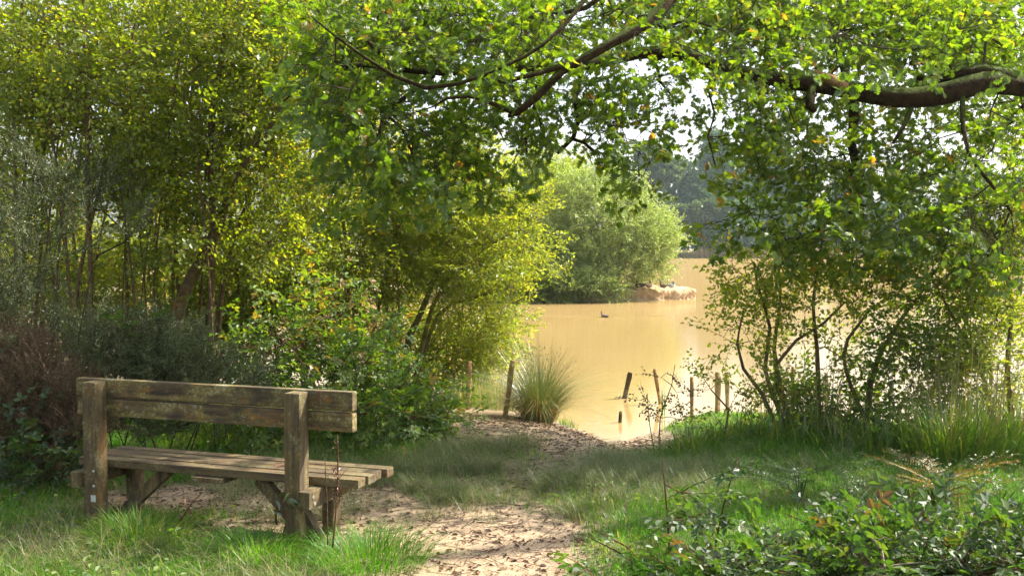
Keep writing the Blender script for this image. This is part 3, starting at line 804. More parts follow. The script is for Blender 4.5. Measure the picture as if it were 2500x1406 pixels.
slim('hazel with upright twin stems near the left corner', [
        [(215, 900, 9.5, 20), (222, 700, 9.5, 18), (215, 500, 9.5, 17), (212, 250, 9.5, 15), (205, 50, 9.5, 12), (200, -150, 9.5, 9)],
        [(160, 900, 9.8, 14), (190, 700, 9.8, 13), (250, 430, 9.8, 11), (290, 250, 9.7, 9), (330, 60, 9.6, 7)]],
     [(200, 180, 200, 170, 9.6, 1.0, 170), (240, -150, 300, 150, 9.6, 1.4, 100), (330, 420, 130, 150, 9.9, .8, 70)], 13)
slim('thin hazel at the far left edge behind the gorse', [
        [(20, 900, 10, 18), (40, 600, 10, 16), (35, 300, 10, 14), (50, 60, 10, 11), (70, -150, 10, 8)],
        [(70, 900, 10.4, 12), (100, 600, 10.4, 11), (110, 350, 10.3, 10), (150, 130, 10.2, 8)]],
     [(40, 200, 170, 200, 10.1, 1.0, 150), (-20, -100, 250, 160, 10, 1.5, 90), (60, 480, 150, 130, 10.4, .9, 50), (80, 680, 120, 60, 11.0, .5, 24)], 14)
slim('hazel of straight thin poles left of the forked hazel', [
        [(330, 900, 11, 14), (310, 700, 11, 13), (315, 450, 11, 12), (345, 200, 11, 10), (350, -50, 11, 8)],
        [(350, 900, 11.2, 12), (385, 650, 11.2, 11), (440, 420, 11.1, 10), (470, 200, 11, 8), (475, 0, 11, 6)]],
     [(370, 330, 170, 180, 11.2, .9, 120), (380, 80, 190, 130, 11, 1.0, 110), (330, 640, 130, 60, 11.3, .9, 22), (380, -150, 260, 130, 11, 1.3, 60)], 15)
slim('yellow-green alder with pale stems in the middle of the thicket', [
        [(840, 880, 12, 14), (850, 650, 12, 13), (830, 480, 12, 11), (840, 300, 12, 10), (850, 80, 12, 8)],
        [(870, 880, 12.2, 12), (960, 600, 12.2, 11), (1000, 450, 12.1, 9), (1010, 250, 12, 7)]],
     [(860, 380, 170, 170, 12, 1.0, 130), (880, 100, 200, 140, 12, 1.1, 110), (870, 620, 150, 130, 12.1, .9, 90), (900, -140, 220, 120, 12, 1.2, 60)], 16, mat='sallow_leaf', bark='green_stem', name='alder_tree')
slim('alder at the back of the thicket over the forked hazel', [
        [(480, 850, 14, 16), (470, 600, 14, 14), (440, 300, 14, 12), (420, 0, 14, 9)],
        [(520, 850, 14.2, 12), (610, 500, 14.2, 10), (640, 250, 14.1, 8), (650, -50, 14, 6)]],
     [(470, 420, 240, 190, 14.2, .8, 130), (500, 130, 260, 170, 14, 1.1, 150), (520, -150, 300, 150, 14, 1.2, 80), (480, 620, 260, 80, 14.8, .5, 110), (560, 720, 200, 60, 14.2, .6, 50)], 17, mat='sallow_leaf', bark='stem', name='alder_tree')
slim('alder at the back left, glimpsed over the gorse', [
        [(100, 850, 14, 16), (110, 500, 14, 13), (90, 150, 14, 10), (90, -100, 14, 7)],
        [(200, 850, 13.8, 12), (180, 500, 13.8, 11), (230, 200, 13.8, 8)]],
     [(120, 420, 230, 200, 14, .8, 120), (130, 120, 260, 170, 14, 1.1, 140), (100, -150, 300, 150, 14, 1.2, 80), (110, 620, 260, 90, 15.2, .5, 130), (60, 700, 200, 70, 14, .6, 50)], 18, mat='sallow_leaf', bark='stem', name='alder_tree')
slim('alder behind the reddish stem at the right of the thicket', [
        [(700, 860, 13.4, 14), (720, 600, 13.4, 12), (760, 350, 13.4, 10), (780, 50, 13.4, 8)],
        [(740, 860, 13.6, 10), (800, 600, 13.6, 9), (900, 350, 13.5, 7)]],
     [(740, 420, 180, 180, 13.5, .8, 110), (760, 130, 220, 160, 13.5, 1.1, 120), (760, 640, 170, 110, 14.2, .6, 90), (720, 700, 170, 100, 13.4, .7, 70), (800, -130, 260, 130, 13.5, 1.1, 60)], 19, mat='hazel_leaf', bark='green_stem', name='alder_tree')

for lab, px, Y, bl, sd, mt in (
    ('light green hazel scrub between the poles on the left', 250, 11.8, [(150, 700, 190, 110, 11.8, .6, 110), (350, 740, 170, 100, 11.8, .6, 100), (250, 850, 250, 60, 11.6, .6, 70)], 26, 'sallow_leaf'),
    ('light green scrub filling the foot of the thicket behind the bench', 600, 12.0, [(600, 680, 170, 120, 12, .6, 130), (500, 800, 170, 80, 11.9, .6, 80), (760, 800, 170, 90, 12, .6, 100)], 27, 'hazel_leaf'),
    ('yellowish scrub at the foot of the sallow, by the left post', 1060, 13.4, [(1000, 830, 120, 70, 13.4, .6, 80), (1130, 850, 90, 60, 13.2, .5, 60), (1200, 850, 60, 50, 13.0, .4, 26), (1060, 920, 120, 40, 13, .5, 50)], 28, 'sallow_leaf')):
    slim(lab, [[(px - 60, 930, Y, 9), (px - 90, 800, Y, 7), (px - 120, 660, Y, 5)], [(px + 20, 930, Y, 9), (px + 60, 800, Y, 7), (px + 90, 640, Y, 5)]], bl, sd, mat=mt, name='hazel_scrub')
# yellow-green sallow by the bay
rng = np.random.default_rng(31)
tr = [px_path(s, .2, True) for s in (
    [(985, 875, 12.5, 20), (1000, 820, 12.5, 18), (1030, 760, 12.5, 15), (1075, 640, 12.5, 12), (1130, 520, 12.5, 9), (1180, 400, 12.5, 6)],
    [(980, 875, 12.6, 14), (940, 740, 12.6, 13), (955, 620, 12.6, 11), (1010, 480, 12.6, 8), (1060, 330, 12.6, 5)],
    [(1000, 875, 12.4, 12), (1060, 740, 12.4, 11), (1130, 650, 12.3, 9), (1230, 580, 12.2, 6), (1320, 540, 12.1, 4)],
    [(1005, 875, 12.5, 11), (1070, 770, 12.5, 10), (1180, 720, 12.4, 7), (1260, 700, 12.3, 4)])]
make_plant('sallow_tree', 'yellow-green sallow leaning over the water left of the bay', 'tree', tr,
    [(1030, 480, 180, 140, 12.6, 1.1, 220), (1150, 510, 120, 110, 12.4, .9, 140), (1000, 640, 150, 110, 12.6, .9, 120), (1130, 650, 150, 80, 12.4, .9, 110), (1250, 580, 70, 90, 12.3, .5, 46), (1120, 360, 130, 60, 12.7, .8, 60),
     (1290, 500, 40, 40, 12.4, .3, 8), (1150, 740, 110, 50, 12.4, .7, 60), (1310, 640, 30, 30, 12.2, .3, 6), (1190, 800, 70, 60, 12.6, .5, 40)],
    SP['sallow'], M['sallow_leaf'], M['green_stem'], rng, dens=1.5, mids=.8, dirbias=(.2, 0, -.05), scale=(.8, 1.2))

# ---------------------------------------------------------------- island vegetation
def island_bush(label, cx, Y, blobs, seed, mat, name='willow_bush', n_st=7, spread=1.4, cat='bush', spray='willow', **kw):
    rng = np.random.default_rng(seed)
    bx = float(P(cx, 603, Y)[0]); tr = []
    for k in range(n_st):
        a = rng.uniform(0, 2 * PI); q = rng.uniform(.4, 1) * spread
        tr.append(smooth_path(np.array([[bx + rng.normal(0, .25), Y + rng.normal(0, .25), 0.0, .06], [bx + math.cos(a) * q * .6, Y + math.sin(a) * q * .6, 1.3, .045], [bx + math.cos(a) * q * 1.3, Y + math.sin(a) * q * 1.3, 3.0, .02]]), .4))
    return make_plant(name, label, cat, tr, blobs, SP[spray], M[mat], M['stem'], rng, dens=1.5, step=.5, tip_r=.006, trunk_sides=6, sides=4, trunkname='stems', **kw)
island_bush('round silvery-green willow bush at the end of the clay island', 1490, 39.5,
    [(1480, 570, 155, 145, 39.5, 2.1, 520), (1570, 600, 85, 95, 38.8, 1.4, 190), (1410, 620, 90, 100, 39.2, 1.6, 190), (1430, 470, 100, 50, 39.8, 1.2, 110), (1615, 580, 45, 55, 39.3, .8, 44), (1450, 690, 110, 35, 38.4, 1.0, 80), (1390, 705, 120, 26, 37.4, .5, 110), (1470, 712, 40, 16, 37.3, .3, 20)],
    41, 'willow_leaf', mids=.8, dirbias=(0, 0, .55), dirj=.5, scale=(.75, 1.15), extra=1)
island_bush('darker willow bush on the island behind the sallow', 1330, 41.5,
    [(1330, 560, 130, 150, 41.5, 1.8, 330), (1330, 440, 110, 90, 42, 1.6, 150), (1330, 700, 110, 34, 37.6, .7, 100), (1240, 660, 130, 70, 41.5, 1.4, 110), (1180, 700, 130, 34, 38, .8, 70)],
    42, 'hazel_leaf', mids=.8, dirbias=(0, 0, .4), scale=(.8, 1.3))
island_bush('low willow bush at the hidden left end of the island', 1080, 42,
    [(1080, 600, 160, 120, 42, 1.8, 260), (1000, 660, 140, 70, 42, 1.5, 120)],
    43, 'hazel_leaf', mids=.8, dirbias=(0, 0, .4), scale=(.8, 1.3))

# ---------------------------------------------------------------- far bank trees
def far_tree(seed, H, Wd, mat, label, tall=False):
    rng = np.random.default_rng(seed)
    tr = [smooth_path(np.array([[0, 0, 0, .35], [.3, 0, H * .25, .28], [-.2, .3, H * .55, .18], [.2, 0, H * .85, .07]]), 1.0)]
    pts = []
    for k in range(11 if not tall else 14):
        z = rng.uniform(.16, .86) * H; w = Wd * .5 * (1 - abs(z / H - .42) ** 1.6 * 1.25)
        a = rng.uniform(0, 2 * PI); q = rng.uniform(.1, .75) * w
        c = np.array([math.cos(a) * q, math.sin(a) * q, z]); n = 42
        u = unit(rng.normal(0, 1, (n, 3))) * rng.random((n, 1)) ** (1 / 3) * np.array([w * .5, w * .5, H * .12])
        pts.append(c + u)
    return make_plant('broadleaf_tree', label, 'tree', tr, None, SP['far'], M[mat], M['stem'], rng, group='trees on the far bank', pts=np.concatenate(pts),
                      step=1.5, tip_r=.025, trunk_sides=6, sides=3, mids=.8, twigs=False, scale=(.7, 1.2), dirbias=(0, 0, .2), minz=-9, leafname='crown')
def copy_tree(o, parent=None):
    c = o.copy(); COL.objects.link(c); c.parent = parent
    for ch in o.children: copy_tree(ch, c)
    return c
protos = [far_tree(51, 19, 13, 'far_leaf', ''), far_tree(52, 22, 12, 'far_pale', '', True), far_tree(53, 11, 12, 'far_leaf', ''), far_tree(54, 8, 10, 'far_pale', '')]
FAR = [  # proto, px, Y, scale, rot, label
    (0, 1590, 196, 1.00, 0.3, 'dark rounded tree on the far bank, just right of the island willow'),
    (1, 1750, 202, 1.08, 1.0, 'tall pale bluish tree on the far bank, right of the sky gap'),
    (1, 1680, 197, .80, 2.1, 'shorter pale bluish tree on the far bank, under the sky gap'),
    (0, 1500, 200, .88, 2.0, 'dark tree on the far bank above the island willow'),
    (2, 1590, 189, 1.0, .5, 'low dark bushy tree at the water beside the island willow'),
    (2, 1720, 190, .85, 1.9, 'low bushy tree by the far reeds, under the tall pale trees'),
    (1, 1860, 205, 1.12, 3.0, 'tallest pale tree on the far bank, seen behind hanging oak leaves'),
    (3, 1800, 189, 1.1, 3.3, 'low pale bush on the far bank behind the hanging oak leaves'),
    (0, 1960, 203, .8, 4.0, 'dark far tree behind the middle of the hanging oak leaves'),
    (3, 1920, 190, 1.1, 4.2, 'low grey-green bush at the far water, behind the oak leaves'),
    (1, 2080, 204, .75, 5.0, 'pale far tree behind the thick vertical oak branch'),
    (2, 2060, 190, .8, 5.2, 'low dark bush at the far water, below the vertical oak branch'),
    (0, 2200, 205, .7, .9, 'dark far tree behind the bend of the oak limb'),
    (3, 2200, 190, 1.2, 1.2, 'pale low bush at the far water on the right'),
    (1, 2330, 204, .72, 1.6, 'pale far tree showing between oak twigs at the right'),
    (2, 2350, 190, .8, 2.2, 'dark low bush at the far water near the right edge'),
    (0, 2480, 205, .75, 2.7, 'dark far tree at the right edge of the pond'),
    (0, 1380, 201, .85, 3.7, 'far tree mostly hidden behind the island bushes'),
    (2, 1290, 192, 1.0, 3.9, 'low far tree hidden behind the sallow'),
    (0, 1150, 200, .8, 4.4, 'far tree behind the top of the sallow'),
    (0, 940, 200, .8, 5.4, 'far tree behind the alder stems'),
    (2, 760, 193, 1.1, 1.4, 'low far tree behind the right half of the thicket'),
    (0, 560, 200, .8, .2, 'far tree behind the middle of the thicket'),
    (2, 380, 193, 1.1, 2.9, 'low far tree glimpsed through the thicket over the water'),
    (0, 180, 200, .85, 1.8, 'far tree behind the left of the thicket'),
    (0, -10, 200, .85, 3.1, 'far tree behind the left edge of the thicket'),
]
used = set()
for (k, px, Y, sc, rz, lab) in FAR:
    o = protos[k] if k not in used else copy_tree(protos[k])
    used.add(k)
    x = float(P(px, 603, Y)[0])
    o.location = (x, Y, float(ground_z(x, Y)) - .15); o.rotation_euler = (0, 0, rz); o.scale = (sc, sc, sc * 1.14); o['label'] = lab

# ---------------------------------------------------------------- blades
def blades(buf, root, h, w, lean_az, lean, rng, segs=4, tint=None, width_prof=None):
    n = len(root)
    if tint is None: tint = rng.random(n)
    t = np.linspace(0, 1, segs)
    a = lean_az
    ld = np.stack([np.cos(a), np.sin(a), np.zeros(n)], -1)
    sd = np.stack([-np.sin(a + rng.normal(0, .6, n)), np.cos(a), np.zeros(n)], -1); sd = unit(sd)
    horiz = (lean[:, None] * (t[None] ** 1.7)) * h[:, None]
    up = (t[None] * (1 - 0.42 * np.minimum(lean[:, None], 1.8) * t[None] ** 1.5)) * h[:, None]
    c = root[:, None] + ld[:, None] * horiz[..., None] + np.array([0, 0, 1.0]) * up[..., None]
    wp = (1 - t) ** .6 if width_prof is None else width_prof(t)
    wp = np.maximum(wp, .04)
    off = sd[:, None] * (w[:, None] * .5 * wp[None])[..., None]
    v = np.stack([c - off, c + off], 2).reshape(-1, 3)
    k = np.arange(segs - 1) * 2
    f = np.stack([k, k + 1, k + 3, k + 2], -1)
    f = (f[None] + (np.arange(n) * segs * 2)[:, None, None]).reshape(-1, 4)
    buf.add(v, f, np.repeat(tint, segs * 2))

# grass (stuff)
def grass():
    rng = np.random.default_rng(71)
    N = 330000
    Y = 4.6 + (rng.random(N) ** .85) * 9.0
    X = rng.uniform(-.56, .56, N) * (Y + .5)
    b_ = bare_mask(X, Y)
    wis = np.exp(-(((X - .15) / 1.5) ** 2 + ((Y - 7.5) / 1.0) ** 2))         # worn wispy area
    keep = rng.random(N) < np.clip(1 - b_ * 1.35, 0, 1) * (1 - .5 * wis)
    cl = fbm(X * 3.5, Y * 3.5, 31)
    keep &= rng.random(N) < 0.30 + 1.2 * cl
    keep &= (Y < shore_y(X) - .1)
    X, Y, cl, wis = X[keep], Y[keep], cl[keep], wis[keep]; n = len(X)
    big = fbm(X * .9 + 9, Y * .9, 33)
    left = sstep(-.2, -1.2, X)
    h = (0.03 + .08 * cl + .07 * rng.random(n) ** 2) * (0.7 + .6 * big) * (1 - .35 * wis) * (1 - .12 * left) * (1 - .45 * sstep(9.2, 10.4, Y) * sstep(1.2, 2.0, X))
    dry = sstep(.50, .72, fbm(X * 2.2, Y * 2.2, 37)) * .35 + .06
    dry = dry + .12 * left * sstep(7.5, 6, Y)
    tint = np.where(rng.random(n) < dry * .8, rng.uniform(.78, 1, n), rng.uniform(.1, .72, n) * (.6 + .6 * big))
    root = np.stack([X, Y, ground_z(X, Y) - .005], -1)
    buf = Buf()
    az = rng.uniform(0, 2 * PI, n)
    blades(buf, root, h * 1.1, .0028 + .003 * rng.random(n), az, rng.uniform(.15, 1.3, n), rng, 4, tint)
    o = build('grass', buf, M['grass'])
    tag(o, 'short green grass with dry straw around the bench and bare path', 'grass', kind='stuff')
    # wispy dry grass and fine weeds across the worn middle
    buf = Buf(); n = 46000
    kt = 420; cxs = rng.normal(.15, 1.15, kt); cys = rng.normal(7.5, .6, kt); ki = rng.integers(0, kt, n)
    X = cxs[ki] + rng.normal(0, .055, n); Y = cys[ki] + rng.normal(0, .055, n)
    keep = (fbm(X * 2.5, Y * 2.5, 41) + rng.normal(0, .06, n) > .46) & (Y > 6.2) & (Y < 9.0)
    X, Y = X[keep], Y[keep]; n = len(X)
    root = np.stack([X, Y, ground_z(X, Y) - .005], -1)
    blades(buf, root, rng.uniform(.08, .26, n), np.full(n, .0022), rng.uniform(0, 2 * PI, n), rng.uniform(.4, 1.8, n), rng, 4, np.clip(rng.normal(.35, .3, n), 0, 1))
    # bottom-left straw tangles
    n = 13000
    X = rng.uniform(-3.6, -.5, n); Y = rng.uniform(4.8, 7.4, n)
    keep = (fbm(X * 2.6, Y * 2.6, 43) + rng.normal(0, .06, n) > .53) & (bare_mask(X, Y) < .5)
    X, Y = X[keep], Y[keep]; n = len(X)
    root = np.stack([X, Y, ground_z(X, Y) - .005], -1)
    blades(buf, root, rng.uniform(.08, .3, n), np.full(n, .0022), rng.uniform(0, 2 * PI, n), rng.uniform(.6, 2.0, n), rng, 4, np.clip(rng.normal(.6, .3, n), 0, 1))
    o = build('dry_grass', buf, M['straw'])
    tag(o, 'wispy brown dry grass across the worn middle of the clearing', 'dry grass', kind='stuff')
grass()

def weeds_stuff():
    rng = np.random.default_rng(75); n = 15000
    X = rng.uniform(-3.4, 3.6, n); Y = rng.uniform(4.8, 11.5, n)
    keep = (fbm(X * 2.4, Y * 2.4, 61) > .52) & (bare_mask(X, Y) < .35) & (Y < shore_y(X) - .3); X, Y = X[keep], Y[keep]; n = len(X)
    a = rng.uniform(0, 2 * PI, n)
    xd = np.stack([np.cos(a), np.sin(a), rng.uniform(-.1, .9, n)], -1)
    R = rot_from(xd, np.array([0, 0, 1.0]) + rng.normal(0, .4, (n, 3)), rng.normal(0, .3, n)) * (.015 + .04 * rng.random(n) ** 1.6)[:, None, None]
    v, f = L_oval(.6, .1, .2); b = Buf()
    b.inst(v, f, np.zeros(len(v)), R, np.stack([X, Y, ground_z(X, Y) + rng.uniform(.005, .08, n)], -1), rng.uniform(.1, .9, n))
    o = build('ground_weeds', b, M['bramble_light']); tag(o, 'small broad-leaved weeds mixed into the grass', 'weeds', kind='stuff')
weeds_stuff()

def grass_clump(label, px, py, n, H, seed, mat='grass', name='grass_clump', cat='grass clump', w=.004, r=.14, lean=(.3, 1.3), group=None, tint=(.1, .75), z0=0.0):
    rng = np.random.default_rng(seed)
    Y = (CAMH - z0) * F / (py - 603.0); X = (px - 1250) / F * Y
    a = rng.uniform(0, 2 * PI, n); q = r * np.sqrt(rng.random(n))
    x = X + np.cos(a) * q; y = Y + np.sin(a) * q
    root = np.stack([x, y, ground_z(x, y) - .01], -1)
    b = Buf()
    blades(b, root, rng.uniform(.5, 1, n) * H, w * rng.uniform(.6, 1.2, n), a + rng.normal(0, .5, n), rng.uniform(*lean, n) * (.35 + q / r), rng, 6, rng.uniform(*tint, n),
           width_prof=lambda t: np.sin(PI * (0.18 + .82 * t)) ** .7 * (1 - t) ** .25 + .02)
    o = build(name, b, M[mat], loc=(X, Y, float(ground_z(X, Y))))
    return tag(o, label, cat, group)
grass_clump('lush long-bladed grass tuft at the right foot of the bench', 900, 1380, 1100, .26, 81, r=.3, w=.0035, tint=(.05, .6))
grass_clump('grass tuft below the middle of the bench', 620, 1370, 800, .24, 82, r=.22)
grass_clump('grass tuft around the left leg of the bench', 330, 1330, 900, .26, 83, r=.25, tint=(.2, .95))

# sedge and flag leaves on the right bank
G_S = 'sedge clumps along the right bank'
SEDGE = [(1790, 1060, 50, .42, 'thin sedge clump behind the tree stems, left end of the right bank'),
         (1870, 1075, 70, .42, 'sedge clump at the feet of the thin saplings'),
         (1960, 1085, 60, .34, 'broad sedge clump right of the sapling feet'),
         (2060, 1100, 60, .36, 'sedge clump under the dark arching bramble leaves'),
         (2165, 1110, 90, .42, 'sedge clump in front of the dark post'),
         (2330, 1130, 320, .72, 'tallest sun-lit sedge clump near the right edge'),
         (2420, 1125, 180, .62, 'sedge clump right of the tallest one'),
         (2480, 1115, 150, .7, 'sedge clump cut by the right edge'),
         (2260, 1120, 110, .45, 'loose arching sedge clump over the water gap'),
         (1700, 1075, 120, .35, 'small low sedge tuft by the thin upright post')]
for i, (px, py, n, H, lab) in enumerate(SEDGE):
    grass_clump(lab, px, py, n, H, 90 + i, 'sedge', 'sedge_clump', 'sedge', .0125, .26, (.15, 1.0), G_S, (.1, .95))

# rush clump at the bay
def rush():
    rng = np.random.default_rng(111); n = 1500
    c = P(1315, 1018, 11.0); X, Y = float(c[0]), 11.0
    root_z = float(ground_z(X, Y))
    root = empty('rush_clump', (X, Y, root_z), 'big spiky rush clump spreading over the muddy shore of the bay', 'rush')
    b = Buf(); a = rng.uniform(0, 2 * PI, n); q = .16 * np.sqrt(rng.random(n))
    x = X + np.cos(a) * q; y = Y + np.sin(a) * q
    rt = np.stack([x, y, np.full(n, root_z - .02)], -1)
    out = q / .16
    h = rng.uniform(.5, 1.0, n) * (1 + .15 * (rng.random(n) < .15)); lean = np.clip(rng.uniform(.1, 1.7, n) * (.2 + out) + rng.normal(0, .12, n), 0, 2.0)
    blades(b, rt, h, np.full(n, .0055), a + rng.normal(0, .35, n), lean, rng, 7, np.clip(rng.uniform(0, .8, n) + .25 * (lean > 1.1), 0, 1), width_prof=lambda t: 1 - .85 * t)
    build('stems', b, M['rush'], root)
    b = Buf(); n2 = 500
    a = rng.uniform(0, 2 * PI, n2); q = .2 * np.sqrt(rng.random(n2))
    rt = np.stack([X + np.cos(a) * q, Y + np.sin(a) * q, np.full(n2, root_z - .01)], -1)
    blades(b, rt, rng.uniform(.35, .8, n2), np.full(n2, .005), a, rng.uniform(1.3, 2.1, n2), rng, 7, rng.uniform(.5, 1, n2), width_prof=lambda t: 1 - .85 * t)
    o = build('dead_stems', b, M['rush'], root); o['label'] = 'straw-coloured dead stems splayed low'
    # little brown seed heads near stem tips
    b = Buf(); n3 = 110
    a = rng.uniform(0, 2 * PI, n3); hh = rng.uniform(.5, .8, n3); rr = rng.uniform(.05, .45, n3)
    ctr = np.stack([X + np.cos(a) * rr, Y + np.sin(a) * rr, root_z + hh], -1)
    oct_v = np.array([(1, 0, 0), (-1, 0, 0), (0, 1, 0), (0, -1, 0), (0, 0, 1.6), (0, 0, -1.6)]) * .006
    oct_f = [np.array([[0, 2, 4], [2, 1, 4], [1, 3, 4], [3, 0, 4], [2, 0, 5], [1, 2, 5], [3, 1, 5], [0, 3, 5]])]
    b.inst(oct_v, oct_f, np.zeros(6) + .4, np.repeat(np.eye(3)[None], n3, 0), ctr)
    build('seed_heads', b, M['dry_leaf'], root)['kind'] = 'stuff'
rush()
# green flag leaves standing in the bay behind the posts
grass_clump('four upright green flag leaves standing in the bay between posts', 1622, 1015, 5, .62, 121, 'sedge', 'flag_leaves', 'water plant', .018, .04, (.02, .12), None, (.1, .4), z0=-.35)
grass_clump('thin reedy grass behind the first post left of the rushes', 1175, 990, 420, .55, 122, 'sedge', 'reed_grass', 'grass clump', .006, .45, (.05, .5), None, (.2, 1.0), z0=-.2)
grass_clump('pale flowering grass stems left of the rush clump', 1235, 985, 300, .75, 123, 'rush', 'reed_grass', 'grass clump', .004, .3, (.1, .6), None, (.4, 1.0), z0=-.2)

# far reeds (stuff)
def far_reeds():
    rng = np.random.default_rng(131); n = 9000
    X = rng.uniform(20, 100, n); Y = 183.5 + rng.uniform(0, 3, n) + 1.0 * (fbm(X * .2, X * 0, 1) - .5)
    cl = fbm(X * .35, Y * 0, 8)
    root = np.stack([X, Y, np.full(n, WATER_Z)], -1)
    b = Buf()
    blades(b, root, (1.2 + 1.8 * cl) * rng.uniform(.6, 1.1, n), np.full(n, .09), rng.uniform(0, 6.28, n), rng.uniform(.02, .35, n), rng, 3, np.clip(cl + rng.normal(0, .25, n), 0, 1))
    o = build('reeds', b, M['reed']); tag(o, 'strip of orange-brown reeds along the far shore', 'reeds', kind='stuff')
far_reeds()

# ---------------------------------------------------------------- gorse, brambles, saplings, ferns
def low_plant(name, label, cat, px, Y, r, nst, H, blobs, spray, mat, bark, seed, wst=.006, **kw):
    rng = np.random.default_rng(seed)
    cx = float(P(px, 603, Y)[0]); tr = []
    for k in range(nst):
        a = rng.uniform(0, 2 * PI); x0 = cx + rng.normal(0, r * .35); y0 = Y + rng.normal(0, r * .3)
        z0 = float(ground_z(x0, y0)) - .02; q = rng.uniform(.2, 1) * r
        tr.append(smooth_path(np.array([[x0, y0, z0, wst], [x0 + math.cos(a) * q * .4, y0 + math.sin(a) * q * .3, z0 + H * .45, wst * .8], [x0 + math.cos(a) * q, y0 + math.sin(a) * q * .7, z0 + H * .9, wst * .4]]), .12))
    kw.setdefault('minz', .36)
    return make_plant(name, label, cat, tr, blobs, SP[spray], M[mat], M[bark], rng, trunk_sides=5, sides=4, trunkname='stems', **kw)
gk = dict(extra=2, mids=.9, dirbias=(0, 0, .7), dirj=.45, step=.16, wob=.1, rollj=3)
low_plant('gorse_bush', 'tall grey-green gorse bush at the left edge', 'bush', 60, 8.2, .8, 9, 2.0,
    [(60, 460, 90, 110, 8.3, .5, 24), (10, 660, 90, 130, 8.0, .5, 50), (140, 560, 80, 90, 8.4, .4, 14), (30, 820, 110, 100, 7.8, .5, 70)], 'gorse', 'gorse', 'twig', 201, group='gorse bushes', **gk)
low_plant('gorse_bush', 'low dark gorse bush directly behind the bench back', 'bush', 370, 8.0, .8, 10, 1.0,
    [(280, 890, 140, 60, 8.2, .5, 90), (430, 910, 120, 60, 8.1, .5, 90), (380, 850, 100, 35, 8.4, .4, 26), (320, 1010, 200, 60, 7.9, .4, 90), (560, 960, 80, 45, 8.1, .4, 36)], 'gorse', 'gorse', 'twig', 202, group='gorse bushes', **gk)
low_plant('gorse_bush', 'upright gorse sprigs between the tall gorse and the hazel poles', 'bush', 230, 8.9, .6, 7, 1.7,
    [(230, 460, 60, 70, 9.0, .3, 18), (290, 550, 70, 50, 9.0, .3, 8), (200, 820, 80, 60, 8.7, .4, 24)], 'gorse', 'gorse', 'twig', 203, group='gorse bushes', **gk)
low_plant('dead_gorse_bush', 'brown dead gorse branches low at the left edge', 'bush', 70, 7.4, .6, 10, .7,
    [(70, 980, 130, 90, 7.3, .4, 90), (130, 1080, 110, 70, 7.2, .3, 50), (30, 900, 70, 60, 7.5, .3, 30)], 'gorse', 'dead_gorse', 'stem', 204, **gk)

bk = dict(extra=1, mids=.7, dirbias=(0, 0, .05), dirj=.5, step=.16, wob=.16, rise=.2, upj=.22, rollj=.2, trunk_sides=5)
bk.pop('trunk_sides')
low_plant('bramble_bush', 'large bramble mound between the thicket and the grass', 'bush', 850, 9.2, 1.0, 10, 1.2,
    [(680, 830, 130, 80, 9.6, .7, 66), (800, 760, 90, 100, 9.7, .6, 50), (880, 910, 120, 80, 9.2, .6, 90), (760, 950, 160, 60, 9.0, .6, 80), (1000, 970, 100, 60, 9.4, .5, 60), (930, 830, 60, 60, 9.6, .5, 22), (600, 880, 90, 60, 9.3, .5, 30)],
    'bramble', 'bramble_light', 'cane', 211, group='brambles', tint_fn=lambda p: np.clip((p[:, 2] - .4) * .3, 0, .3), **bk)
low_plant('bramble_bush', 'trailing bramble over the grass right of the bench back', 'bush', 960, 8.9, .6, 6, .45,
    [(930, 1010, 100, 45, 8.6, .4, 60), (1040, 1020, 80, 35, 9.2, .4, 40), (650, 1020, 130, 30, 8.4, .3, 40)], 'bramble', 'bramble_light', 'cane', 212, group='brambles', **bk)
low_plant('bramble_bush', 'bramble leaves low in the left corner by the bench end', 'bush', 110, 7.3, .5, 6, .6,
    [(80, 1120, 120, 50, 7.0, .3, 45), (30, 1050, 60, 50, 7.2, .3, 20), (330, 800, 60, 60, 7.9, .2, 9)], 'bramble', 'bramble_leaf', 'cane', 213, group='brambles', **bk)
nb = dict(bk); nb.update(dirj=.45, upj=.16, rollj=.12, mids=.8, scale=(.8, 1.2), dirbias=(0, 0, -.25), minz=-.05, wob=.1)
low_plant('bramble_bush', 'dense dark bramble patch in the bottom right corner', 'bush', 2300, 5.2, .9, 12, .28,
    [(2300, 1395, 270, 42, 5.3, .45, 400), (2400, 1325, 160, 30, 5.9, .4, 170), (2050, 1430, 180, 24, 5.0, .3, 200), (2150, 1350, 150, 22, 5.9, .35, 130), (2450, 1440, 200, 40, 4.9, .3, 80)], 'bramble', 'bramble_leaf', 'cane', 214, group='brambles', **nb)
low_plant('bramble_bush', 'lighter bramble patch spilling onto the grass at the bottom', 'bush', 1800, 5.3, .7, 9, .2,
    [(1840, 1435, 160, 16, 5.0, .25, 130), (1620, 1448, 130, 9, 4.95, .2, 60), (1960, 1380, 120, 18, 5.6, .3, 80)], 'bramble', 'bramble_leaf', 'cane', 215, group='brambles', **nb)
low_plant('bramble_bush', 'single tall bramble cane with dark berries over the sunlit grass', 'bush', 1690, 5.5, .2, 2, .62,
    [(1680, 1200, 40, 20, 5.5, .12, 5), (1735, 1260, 35, 30, 5.5, .12, 5), (1650, 1270, 30, 30, 5.5, .12, 3)], 'bramble', 'bramble_leaf', 'cane', 216, group='brambles', **nb)
low_plant('bramble_bush', 'bramble tangle under the saplings on the right bank', 'bush', 2080, 9.3, .7, 6, .6,
    [(2050, 1000, 110, 40, 9.4, .4, 50), (2150, 1020, 90, 35, 9.3, .4, 30), (1960, 960, 60, 40, 9.6, .3, 22)], 'bramble', 'bramble_light', 'cane', 217, group='brambles', **bk)

